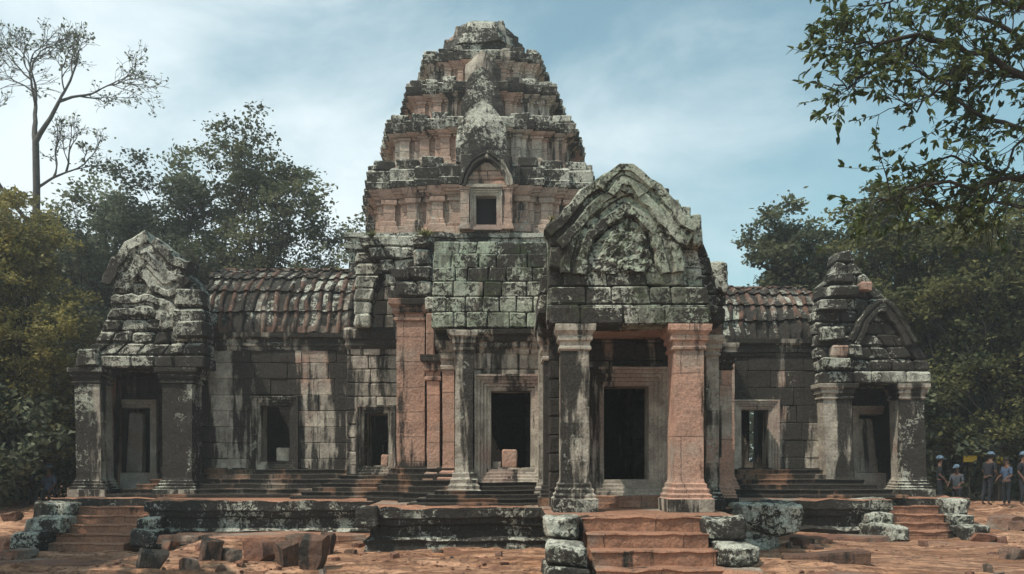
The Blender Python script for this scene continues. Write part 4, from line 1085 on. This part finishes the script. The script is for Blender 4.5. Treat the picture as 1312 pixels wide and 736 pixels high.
# ================================================================ TREES
def leaf(bm, p, s, tone, L, rr, elong=1.6, nrm=None):
    a = Vector((rr.gauss(0, 1), rr.gauss(0, 1), rr.gauss(0, .6))).normalized()
    b = a.cross(Vector((rr.gauss(0, .7), rr.gauss(0, .7), 1))).normalized()
    a *= s*elong/2; b *= s/2
    f = bm.faces.new([bm.verts.new(p-a), bm.verts.new(p-a*.1+b), bm.verts.new(p+a), bm.verts.new(p-a*.1-b)]); f[L] = tone
def crown_tree(name, label, loc, ells, nclump, nleaf, ls, mat, trunk_r=.3, bk=None, group=None, seed=0, spread=.55, elong=1.6, flat=.6, lean=(0, 0), cat='tree'):
    rr = random.Random(seed); t = thing(name, label, cat, loc, group)
    bt, bl = NB(), NB(); L = bl.faces.layers.float['tone']; loc = Vector(loc)
    zmin = min(e[2]-e[5] for e in ells); zmax = max(e[2]+e[5] for e in ells)
    top = loc+Vector((lean[0], lean[1], zmax*.80))
    tp = [loc+Vector((0, 0, -.3))+(top-loc)*(k/8)+Vector((rr.gauss(0, .12), rr.gauss(0, .12), 0))*(k > 0) for k in range(9)]
    tube(bt, tp, [trunk_r*(1.15-.95*k/8) for k in range(9)], 8)
    wts = [e[3]*e[4]*e[5] for e in ells]
    for c in range(nclump):
        e = rr.choices(ells, wts)[0]
        while True:
            d = Vector((rr.uniform(-1, 1), rr.uniform(-1, 1), rr.uniform(-1, 1)))
            if .30 < d.length < 1: break
        ce = loc+Vector((e[0]+d.x*e[3], e[1]+d.y*e[4], e[2]+d.z*e[5]))
        # limb from trunk to clump
        zf = max(.25, min(.95, (ce.z-loc.z)/zmax*.72)); k = zf*8; st = tp[min(7, int(k))].lerp(tp[min(8, int(k)+1)], k-int(k))
        mid = st.lerp(ce, .5)+Vector((rr.gauss(0, .3), rr.gauss(0, .3), -.12*(ce-st).length*.5+rr.gauss(0, .2)))
        q = [st, st.lerp(mid, .5)+Vector((0, 0, .1)), mid, mid.lerp(ce, .55), ce]
        r0 = trunk_r*.20
        tube(bt, q, [r0, r0*.75, r0*.5, r0*.32, r0*.15], 5)
        tone = rr.uniform(-1, 1)
        for s in range(5):
            sub = ce+Vector((rr.gauss(0, spread), rr.gauss(0, spread), rr.gauss(0, spread*flat)))
            tube(bt, [mid.lerp(ce, .6), ce.lerp(sub, .4), sub], [r0*.16, r0*.1, r0*.04], 3)
            for _ in range(nleaf//5):
                p = sub+Vector((rr.gauss(0, spread*.5), rr.gauss(0, spread*.5), rr.gauss(0, spread*.32)))
                leaf(bl, p, ls*rr.uniform(.6, 1.3), max(-1, min(1, tone*.6+rr.uniform(-.5, .5))), L, rr, elong)
    obj('trunk', bt, bk or barkd, t); obj('crown', bl, mat, t)
    return t
def dupe(src, loc, rz, sc, label, group=None):
    r = src.copy(); C.objects.link(r); r.location = loc; r.rotation_euler = (0, 0, rz); r.scale = sc; r['label'] = label
    if group: r['group'] = group
    for ch in src.children:
        c = ch.copy(); C.objects.link(c); c.parent = r
    return r
GL = 'dark trees behind the left gallery'
def gz(px, D): return (PX(px, D), D, .3)
# tall broadleaf trees behind the left gallery
ta = crown_tree('forest_tree', 'dense dark tree filling the gap between the bare tree and the left porch', gz(120, 37), [(0, 0, 11.2, 2.6, 2.2, 3.6), (-1.6, 0, 8.5, 2.6, 2.2, 2.8), (1.8, .5, 9.0, 2.2, 2, 3), (0.2, 0, 5.5, 3.0, 2.4, 2.8)], 80, 520, .13, LF['dark'], .32, group=GL, seed=1, spread=.6)
tb = crown_tree('forest_tree', 'tall open crowned tree above the left porch gable', gz(228, 38), [(-.5, 0, 14.4, 2.0, 1.8, 2.0), (1.3, 0, 13.2, 1.6, 1.6, 2.2), (-1.8, 0, 11.5, 1.8, 1.8, 2.4), (.3, 0, 8.8, 2.8, 2.2, 2.8), (2.2, 0, 9.6, 1.5, 1.5, 2)], 66, 420, .125, LF['dark'], .22, group=GL, seed=2, spread=.55)
tc_ = crown_tree('forest_tree', 'rounded spreading tree above the left gallery roof nearest the tower', gz(335, 37), [(-1.0, 0, 15.0, 1.5, 1.5, 2.0), (.9, 0, 13.6, 1.8, 1.6, 2.0), (2.4, 0, 11.6, 1.8, 1.6, 2.3), (-1.6, 0, 10.0, 2.0, 1.8, 2.4), (.8, 0, 8.2, 3.2, 2.2, 2.4), (3.2, 0, 8.8, 1.1, 1.2, 1.8), (.3, 0, 6.8, 3.0, 2.2, 2.0), (-1.2, .3, 8.6, 2.0, 1.6, 1.6)], 104, 400, .12, LF['mid'], .20, group=GL, seed=3, spread=.55)
dupe(ta, gz(60, 41), 1.2, (1.05, 1.05, 1.02), 'dark tree behind the bare tree at the far left', GL)
dupe(ta, gz(200, 40), 2.4, (.95, .95, .86), 'shadowy tree filling the gap behind the left porch gable', GL)
dupe(ta, gz(290, 41), 3.9, (.8, .8, .70), 'low dark tree showing just over the left gallery roof', GL)
dupe(tb, gz(300, 40), 2.2, (1.0, 1.0, .80), 'leafy tree between the tall open tree and the rounded one', GL)
dupe(ta, gz(380, 40), 5.0, (.85, .85, .74), 'low dark tree just left of the tower shoulder', GL)
dupe(ta, gz(150, 42), .7, (1.1, 1.1, 1.12), 'broad dark tree behind the gap right of the bare tree', GL)
dupe(tc_, gz(425, 39), .4, (.55, .6, .66), 'small tree peeping beside the tower shoulder', GL)
# bare tree
def bare_tree(loc, seed):
    rr = random.Random(seed); t = thing('bare_tree', 'tall nearly leafless tree with forked grey branches at the upper left', 'tree', loc)
    bt, bl = NB(), NB(); L = bl.faces.layers.float['tone']
    def grow(p, d, l, r, dep):
        n = 5; q = [p]; dd = d.copy()
        for k in range(n):
            dd = (dd+Vector((rr.gauss(0, .10), rr.gauss(0, .10), rr.gauss(0, .07)+.015))).normalized(); q.append(q[-1]+dd*l/n)
        tube(bt, q, [r*(1-.38*k/n) for k in range(n+1)], 7 if dep < 2 else 4)
        if dep >= 7:
            for _ in range(2 if rr.random() < .45 else 0):
                leaf(bl, q[rr.randrange(1, n+1)]+Vector((rr.gauss(0, .08), rr.gauss(0, .08), rr.gauss(0, .08))), .10, rr.uniform(-1, 1), L, rr)
            return
        nc = 2 if dep < 2 else 3
        for c in range(nc):
            st = q[-1] if c < 2 else q[rr.randrange(2, n)]
            ang = rr.uniform(.32, .75); az = rr.uniform(0, 6.28)
            if dep == 0: az = c*math.pi+rr.uniform(-.3, .3); ang = .42
            u = dd.cross(Vector((.1, 1, .2))).normalized(); w = dd.cross(u)
            nd = (dd*math.cos(ang)+(u*math.cos(az)+w*math.sin(az))*math.sin(ang)); nd.z = nd.z*.85+.08; nd.normalize()
            grow(st, nd, l*rr.uniform(.60, .82), max(.009, r*.60), dep+1)
    L0 = Vector(loc); q = [L0+Vector((.10*k+.12*math.sin(k*1.3), 0, 15.2*k/8-.4)) for k in range(9)]
    tube(bt, q, [.21-.010*k for k in range(9)], 9)
    grow(q[-1], Vector((-.42, .1, 1)).normalized(), 1.9, .12, 1)
    grow(q[-1], Vector((.55, -.1, 1)).normalized(), 2.0, .11, 1)
    grow(q[7], Vector((.8, .2, .6)).normalized(), 1.35, .08, 2)
    grow(q[6], Vector((-.7, -.2, .9)).normalized(), 2.4, .10, 1)
    obj('trunk', bt, simple('weathered_bare_bark', (.085, .08, .075), .9, .3), t); obj('leaves', bl, LF['dark'], t)
bare_tree((PX(24, 34), 34, .3), 8)
r2 = None
# golden bush-like tree at left edge
crown_tree('golden_tree', 'yellow green bushy tree at the left edge beside the corner porch', (PX(25, 27), 27.5, .3),
    [(-.9, 0, 8.0, 1.6, 1.5, 1.9), (.6, 0, 5.8, 1.7, 1.5, 1.6), (-1.6, 0, 5.0, 1.8, 1.5, 2.0), (1.3, 0, 4.4, 1.1, 1.2, 1.0), (-.3, 0, 3.2, 1.9, 1.5, 1.6)], 110, 420, .085, LF['gold'], .18, seed=21, spread=.36, flat=.55)
crown_tree('golden_tree', 'taller yellow green tree cut by the left edge of the photo', (PX(-45, 27), 28.5, .3),
    [(.6, 0, 9.4, 1.8, 1.6, 1.6), (0, 0, 8.2, 1.8, 1.6, 1.8), (0, 0, 5.4, 2.0, 1.6, 2.2)], 70, 420, .085, LF['gold'], .18, seed=22, spread=.36, flat=.55)
sh = crown_tree('shade_bush', 'dark leafy bush in deep shade left of the corner porch', (PX(70, 29), 29.2, .2), [(0, 0, 1.9, 2.2, 1.4, 1.7), (.2, 0, 3.2, 1.5, 1.2, 1.2)], 60, 340, .13, LF['dark'], .08, seed=23, spread=.42, cat='bush')
dupe(sh, (PX(5, 29), 29.6, .2), 1.7, (1.1, 1, 1), 'dark leafy bush at the left edge under the golden tree')
dupe(sh, (PX(-60, 26), 27, .2), 2.7, (1.1, 1, 1.2), 'dark bush standing at the outermost left below the golden trees')
# right side trees
GR = 'trees behind the right gallery and porch'
tr1 = crown_tree('forest_tree', 'rounded olive tree rising over the right gallery roof', gz(1045, 34), [(-.6, 0, 10.6, 1.8, 1.6, 1.4), (.9, 0, 10.2, 1.7, 1.6, 1.6), (-1.6, 0, 9.2, 1.3, 1.5, 1.2), (.3, 0, 8.0, 2.6, 1.8, 1.8)], 70, 400, .13, LF['mid'], .22, group=GR, seed=31, spread=.45)
tr2 = crown_tree('forest_tree', 'tall green tree right of the right porch gable', gz(1165, 31), [(-.6, 0, 10.4, 1.6, 1.5, 1.5), (.9, 0, 8.8, 2.0, 1.6, 2.0), (-.8, 0, 7.4, 1.7, 1.6, 1.8), (.6, 0, 5.4, 2.4, 1.6, 2.0)], 80, 360, .12, LF['bright'], .24, group=GR, seed=32, spread=.45)
tr3 = crown_tree('forest_tree', 'dense olive tree at the right edge of the photo', gz(1275, 29), [(-.2, 0, 8.8, 2.4, 1.8, 1.8), (-1.0, 0, 6.4, 2.2, 1.7, 2.0), (1.2, 0, 6.0, 2.2, 1.7, 2.0), (0, 0, 3.6, 2.8, 1.7, 2.0)], 100, 360, .11, LF['bright'], .26, group=GR, seed=33, spread=.45)
dupe(tr3, gz(1225, 34), 2.0, (1.1, 1.1, 1.06), 'second dense tree between the right porch and the right edge', GR)
dupe(tr3, gz(1340, 30), 4.0, (1.1, 1.1, 1.12), 'dense tree standing just beyond the right edge', GR)
dupe(tr2, gz(1110, 37), 3.0, (1.0, 1.0, 1.0), 'green tree half hidden behind the right porch gable', GR)
dupe(sh, (PX(1225, 30.5), 30.5, .2), 0.5, (1.2, 1, 1.3), 'dark bush in shade behind the people at right')
dupe(sh, (PX(1300, 30.5), 30.8, .2), 3.5, (1.2, 1, 1.3), 'dark bush at the right edge behind the people')
dupe(sh, (PX(1180, 31.5), 31.5, .2), 4.5, (1.0, 1, 1.2), 'dark bush right behind the right corner porch')
# far wood closing the horizon
rr = random.Random(5); bm = NB(); L = bm.faces.layers.float['tone']
for i in range(1500):
    x = rr.uniform(-75, 75); y = rr.uniform(52, 60); top = 6.0+noise.noise(Vector((x*.15, 0, 3)))*2.5
    c = Vector((x, y, rr.uniform(.3, top))); tn = rr.uniform(-1, 1)
    for k in range(32): leaf(bm, c+Vector((rr.gauss(0, .8), rr.gauss(0, .8), rr.gauss(0, .6))), rr.uniform(.3, .6), max(-1, min(1, tn*.6+rr.uniform(-.4, .4))), L, rr)
o = obj('distant_forest', bm, LF['dark']); struct(o, 'stuff'); o['label'] = 'dark distant forest closing the horizon behind the temple'; o['category'] = 'forest'

# near tree at right whose boughs overhang the upper right corner
nt_t = thing('overhanging_tree', 'near leafy tree whose twiggy boughs hang into the upper right corner', 'tree', (PX(1312, 11)+4.2, 11.5, .0))
bt, bl = NB(), NB(); L = bl.faces.layers.float['tone']; rr = random.Random(77)
base = Vector(nt_t.location)
tp = [base+Vector((-.25*k, -.05*k, 1.25*k-.2)) for k in range(7)]
tube(bt, tp, [.26-.025*k for k in range(7)], 10)
def pleaf(p, d, s, tone):
    """pointed leaf, folded along its midrib"""
    d = d.normalized(); side = d.cross(Vector((rr.gauss(0, .5), rr.gauss(0, .5), 1))).normalized(); up = side.cross(d)
    w = s*.21
    a = bm_v(p); m1 = bm_v(p+d*s*.5+up*s*.03); tip = bm_v(p+d*s-up*s*.05)
    l1 = bm_v(p+d*s*.28+side*w+up*s*.08); l2 = bm_v(p+d*s*.68+side*w*.8+up*s*.06)
    r1 = bm_v(p+d*s*.28-side*w+up*s*.08); r2_ = bm_v(p+d*s*.68-side*w*.8+up*s*.06)
    for q in ((a, m1, l2, l1), (m1, tip, l2), (a, r1, r2_, m1), (m1, r2_, tip)):
        f = bl.faces.new(q); f[L] = tone
def bm_v(p): return bl.verts.new(p)
def twig(p, d, l, r, dep, leafy=1.0, ls=.12):
    n = 5; q = [p]; dd = d.normalized()
    for k in range(n):
        dd = (dd+Vector((rr.gauss(0, .16), rr.gauss(0, .16), rr.gauss(0, .13)-.02))).normalized(); q.append(q[-1]+dd*l/n)
    tube(bt, q, [r*(1-.5*k/n) for k in range(n+1)], 4)
    if dep == 0:
        for k in range(1, n+1):
            if rr.random() < leafy:
                for _ in range(2 if rr.random() < .6 else 1):
                    ld = (dd+Vector((rr.gauss(0, .8), rr.gauss(0, .8), rr.gauss(0, .6)-.15)))
                    pleaf(q[k], ld, ls*rr.uniform(.6, 1.25), rr.uniform(-1, 1))
        for _ in range(3): pleaf(q[-1], dd+Vector((rr.gauss(0, .5), rr.gauss(0, .5), rr.gauss(0, .5))), ls*rr.uniform(.8, 1.3), rr.uniform(-1, 1))
        return
    for c in range(3):
        st = q[rr.randrange(1, n+1)]; nd = dd+Vector((rr.gauss(0, .6), rr.gauss(0, .6), rr.gauss(0, .5)))
        twig(st, nd, l*rr.uniform(.45, .75), r*.55, dep-1, leafy, ls)
def bough(pts, D, r, nt_w, leafy=1.0, start=None, ls=.105):
    q = [Vector((PX(a, D+dz), D+dz, PZ(b, D+dz))) for a, b, dz in pts]
    if start is not None: q = [start]+q
    # resample with wobble
    s = []
    for a, b in zip(q[:-1], q[1:]):
        for k in range(5): s.append(a.lerp(b, k/5)+Vector((rr.gauss(0, .02), rr.gauss(0, .02), rr.gauss(0, .02))))
    s.append(q[-1]); n = len(s)
    tube(bt, s, [r*(1-.85*k/(n-1))+.004 for k in range(n)], 6)
    i0 = 5 if start is not None else 0
    for c in range(int(nt_w*.8)):
        k = rr.randrange(i0+1, n); d = (s[k]-s[k-1]).normalized()
        twig(s[k], d+Vector((rr.gauss(0, .6), rr.gauss(0, .6), rr.gauss(0, .6))), rr.uniform(.35, .75), .008, 1, leafy, ls)
    twig(s[-1], s[-1]-s[-2], .3, .006, 1, leafy, ls)
tpn = tp
bough([(1330, 110, 0), (1255, 70, 0), (1180, 45, 0), (1120, 58, 0), (1082, 55, 0)], 10, .05, 34, start=tp[5])
bough([(1330, 60, .5), (1250, 20, .5), (1180, -10, .5), (1110, 8, .5)], 10, .04, 36, start=tp[6])
bough([(1180, 45, 0), (1120, 88, 0), (1085, 112, 0), (1058, 110, 0)], 10, .018, 13)
bough([(1340, 20, -.5), (1290, 5, -.5), (1230, -20, -.5)], 10, .05, 26, start=tp[6])
bough([(1325, 170, 0), (1255, 150, 0), (1200, 105, 0), (1160, 85, .2)], 10, .035, 30, start=tp[5])
bough([(1255, 60, 0), (1205, 110, 0), (1175, 140, 0), (1150, 128, 0)], 10, .018, 12)
bough([(1330, 235, .4), (1265, 215, .4), (1215, 200, .4), (1185, 212, .4)], 10, .03, 22, .7, start=tp[4])
bough([(1330, 215, 0), (1250, 238, 0), (1190, 232, 0), (1150, 250, 0), (1118, 262, 0)], 10, .03, 22, start=tp[4])
bough([(1340, 90, .3), (1300, 100, .3), (1262, 92, .3)], 10, .03, 24, start=tp[5])
bough([(1335, 150, .3), (1300, 190, .3), (1270, 250, .3), (1262, 270, .3)], 10, .02, 16, .5, start=tp[5])
bough([(1330, 275, .3), (1290, 262, .3), (1240, 262, .3), (1195, 268, .3)], 10, .02, 18, .8, start=tp[4])
obj('trunk', bt, barkd, nt_t); obj('leaves', bl, LF['near'], nt_t)

# unseen tree at the left foreground that dapples the left ground and stairs
crown_tree('foreground_tree', 'tree outside the frame at left casting dappled shade on the left staircase', (-16.0, 13.2, 0), [(0, 0, 8.5, 2.8, 2.8, 2.0), (1.8, -.5, 7.6, 2.4, 2.2, 1.5), (1.8, 3.0, 8.5, 2.4, 2.6, 1.6), (3.0, -3.5, 8.0, 2.8, 2.4, 1.5)], 64, 260, .22, LF['mid'], .25, seed=41, spread=.6)

# ================================================================ PEOPLE
skin = simple('shaded_brown_skin', (.13, .07, .05), .6); cloth = simple('shaded_dark_cloth', (.02, .022, .028), .9, .3); capm = simple('shaded_blue_cap_cloth', (.10, .15, .21), .9, .5, 14); whitem = simple('shaded_grey_shirt_cloth', (.06, .07, .085), .9, .3); bluem = simple('shaded_blue_shirt_cloth', (.06, .09, .15), .9, .3); hairm = simple('black_hair', (.012, .010, .009), .7)  # tree shade over the people is put into these skin, cap and cloth colours
def skinmesh(name, joints, edges, mat, parent, sub=1):
    me = bpy.data.meshes.new(name); me.from_pydata([j[:3] for j in joints], edges, []); me.materials.append(mat)
    o = bpy.data.objects.new(name, me); C.objects.link(o); o.parent = parent
    m = o.modifiers.new('skin', 'SKIN'); m.use_smooth_shade = True
    for i, j in enumerate(joints):
        sv = me.skin_vertices[0].data[i]; sv.radius = (j[3], j[4] if len(j) > 4 else j[3]*.8); sv.use_root = (i == 0)
    s = o.modifiers.new('sub', 'SUBSURF'); s.levels = sub; s.render_levels = sub
    return o
def person(label, loc, rz, shirtmat, cap=True, seated=False, arm=0):
    t = thing('person', label, 'person', loc, None); t.rotation_euler = (0, 0, rz)
    k = 0.0
    if seated: hip = .48; kneez, kneey, footz, footy = .50, -.42, .06, -.46
    else: hip = .90; kneez, kneey, footz, footy = .48, -.03, .06, 0
    sh_ = hip+.52; nk = sh_+.06
    J = [(0, 0, hip, .14, .10), (0, 0, hip+.25, .125, .09), (0, 0, sh_-.06, .15, .10), (0, 0, nk, .055, .055), (0, -.02, nk+.09, .07, .08), (0, -.02, nk+.20, .078, .095), (0, -.01, nk+.25, .05, .06)]
    E = [(0, 1), (1, 2), (2, 3), (3, 4), (4, 5), (5, 6)]
    def add(p, par): J.append(p); E.append((par, len(J)-1)); return len(J)-1
    ends = {}
    for s in (-1, 1):
        a = add((s*.17, 0, sh_-.03, .055), 2); el = (s*.24, .03-.1*arm, sh_-.30, .042); b = add(el, a)
        hnd = (s*.20, -.12-.16*arm, sh_-.52+.26*arm, .030); c = add(hnd, b)
        pm = add((s*.195, -.15-.2*arm, sh_-.60+.28*arm, .034, .018), c)
        for f in range(4): add((s*(.165+.02*f), -.17-.2*arm, sh_-.685+.29*arm+.008*abs(f-1), .009), pm)
        add((s*.15, -.19-.2*arm, sh_-.62+.28*arm, .010), pm)
        h = add((s*.095, 0 if not seated else -.03, hip-.05, .085), 0); kn = add((s*.11, kneey, kneez, .055), h); ft = add((s*.11, footy, footz+.03, .038), kn); add((s*.12, footy-.16, .035, .035, .03), ft)
    body = skinmesh('body', J, E, skin, t, 2)
    add_n = [(0, -.115, nk+.16, .012), (0, -.10, nk+.19, .01)]
    # clothes
    Js = [(0, 0, hip-.03, .175, .13), (0, 0, hip+.25, .145, .11), (0, 0, sh_-.05, .165, .12), (0, 0, sh_+.02, .075, .075)]
    Es = [(0, 1), (1, 2), (2, 3)]
    for s in (-1, 1):
        Js.append((s*.18, 0, sh_-.03, .072)); Es.append((2, len(Js)-1)); Js.append((s*.235, .025-.1*arm, sh_-.27, .060)); Es.append((len(Js)-2, len(Js)-1))
    skinmesh('shirt', Js, Es, shirtmat, t, 2)
    Jt = [(0, 0, hip+.10, .150, .11)]; Et = []
    for s in (-1, 1):
        Jt.append((s*.095, 0 if not seated else -.03, hip-.05, .10)); Et.append((0, len(Jt)-1)); Jt.append((s*.11, kneey, kneez, .072)); Et.append((len(Jt)-2, len(Jt)-1)); Jt.append((s*.11, footy, footz+.06, .058)); Et.append((len(Jt)-2, len(Jt)-1))
    skinmesh('trousers', Jt, Et, cloth, t, 2)
    bm = NB(); bmesh.ops.create_uvsphere(bm, u_segments=18, v_segments=10, radius=.115)
    bmesh.ops.delete(bm, geom=[v for v in bm.verts if v.co.z < -.015], context='VERTS')
    for v in bm.verts: v.co.y *= 1.12
    me = None
    o2 = obj('cap' if cap else 'hair', bm, capm if cap else hairm); o2.parent = t; o2.location = (0, -.01, nk+.205)
    if cap:
        bm = NB(); v = [bm.verts.new((x, y, z)) for x, y, z in ((-.09, -.09, 0), (.09, -.09, 0), (.06, -.21, -.02), (-.06, -.21, -.02), (-.09, -.09, -.012), (.09, -.09, -.012), (.06, -.21, -.032), (-.06, -.21, -.032))]
        for q in ((0, 1, 2, 3), (7, 6, 5, 4), (3, 2, 6, 7), (0, 3, 7, 4), (2, 1, 5, 6)): bm.faces.new([v[i] for i in q])
        pk_ = obj('peak', bm, capm); pk_.parent = o2
        bm = NB(); bmesh.ops.create_uvsphere(bm, u_segments=14, v_segments=8, radius=.098)
        h_ = obj('hair', bm, hairm); h_.parent = t; h_.location = (0, .03, nk+.17)
    bm = NB()      # face features
    for (x, z, w, h) in ((-.032, .0, .012, .007), (.032, .0, .012, .007), (0, -.065, .022, .005)): box(bm, x-w, x+w, -.012, .012, z-h, z+h, .003, 0)
    f_ = obj('facial_features', bm, hairm); f_.parent = t; f_.location = (0, -.11, nk+.165)
    return t
def gp(px, D): x = PX(px, D); return (x, D, ground_z(x, D))
P1 = person('person in dark clothes and pale blue cap standing nearest the right porch pillar', gp(1204, 27.0), R(65), cloth, arm=.2)
P2 = person('person in grey shirt and light cap standing sideways second from the porch', gp(1226, 26.0), R(-50), whitem, arm=.7)
P3 = person('person in dark clothes and pale cap leaning forward in the middle of the group', gp(1262, 27.0), R(110), cloth, arm=.4)
P4 = person('bareheaded person in dark blue shirt near the right edge', gp(1290, 26.4), R(-80), bluem, cap=False, arm=.5)
P5 = person('person in black clothing and cap cut by the right edge of the photo', gp(1311, 27.2), R(30), cloth, arm=0)
for p_, k in ((P1, .96), (P2, .86), (P3, 1.0), (P4, .90), (P5, 1.02)): p_.scale = (k, k, k)
P3.rotation_euler = (R(9), 0, R(110))
person('seated person in blue shirt under the trees at the far left', gp(35, 27.5), R(20), bluem, seated=True, arm=.7)
person('seated person in pale cap and blue shirt beside the left porch pillar', gp(63, 27.0), R(-10), bluem, seated=True, arm=.4)
# yellow notice panels on thin posts behind the group
ym = simple('yellow_painted_board', (.55, .38, .04), .6)
for (px, py, w, lab) in ((1243, 588, .46, 'small yellow board on a thin post above the people at right'), (1281, 590, .22, 'tiny yellow marker on a thin post near the right edge')):
    D = 28.2; x, z = P(px, py, D); zg = ground_z(x, D); t = thing('notice_board', lab, 'notice board', (x, D, zg), 'yellow boards behind the people')
    bm = NB(); tube(bm, [(x, D+.05, zg-.1), (x, D+.05, z+.08)], .02, 8); obj('post', bm, barkd, t)
    bm = NB(); box(bm, x-w/2, x+w/2, D-.02, D+.03, z-.11, z+.11, .008, 0); obj('panel', bm, ym, t)

# small plants rooted in the masonry
def tuft(label, px, py, D, n, l, seed, cat='plant'):
    rr = random.Random(seed); x, z = P(px, py, D); bm = NB(); L = bm.faces.layers.float['tone']
    for i in range(n):
        a = rr.uniform(0, 6.28); d = Vector((math.cos(a)*.7, math.sin(a)*.7-.2, rr.uniform(.4, 1.2))).normalized(); q = Vector((x, D, z)); sd_ = d.cross(Vector((0, 0, 1))).normalized()*l*.05
        prev = None
        for k in range(5):
            w = sd_*(1-k/4.2); vv = (bm.verts.new(q-w), bm.verts.new(q+w))
            if prev: f = bm.faces.new((prev[0], prev[1], vv[1], vv[0])); f[L] = rr.uniform(-1, 1)
            prev = vv; q = q+d*l/4*rr.uniform(.7, 1.1); d = (d+Vector((0, 0, -.28))).normalized()
    tag(obj('fern_tuft', bm, LF['bright'], None, origin=(x, D, z)), label, cat, 'ferns growing on the temple')
tuft('bright green fern tuft on the ledge at the foot of the tower', 546, 305, 20.3, 60, .42, 1)
tuft('small green tuft on the roof corner left of the tower foot', 476, 305, 21.2, 40, .38, 2)
tuft('thin green plant on the ridge of the left gallery', 432, 350, 25.6, 24, .4, 3)
tuft('little fern at the left shoulder of the central gable', 706, 284, 14.9, 26, .22, 4)

# thin haze volume added to lift the blacks and soften the trees
bm = NB(); plain(bm, -420, 420, -70, 420, -1.8, 24)
m = bpy.data.materials.new('thin_haze'); m.use_nodes = True; nt = m.node_tree; nt.nodes.clear()
v = nt.nodes.new('ShaderNodeVolumePrincipled'); v.inputs['Color'].default_value = (.86, .88, .90, 1); v.inputs['Density'].default_value = .0018; v.inputs['Anisotropy'].default_value = .2
o_ = nt.nodes.new('ShaderNodeOutputMaterial'); nt.links.new(v.outputs[0], o_.inputs['Volume'])
o = obj('haze', bm, m); struct(o, 'stuff'); o['label'] = 'thin pale haze added round the temple and trees to lift the dark tones'; o['category'] = 'haze'
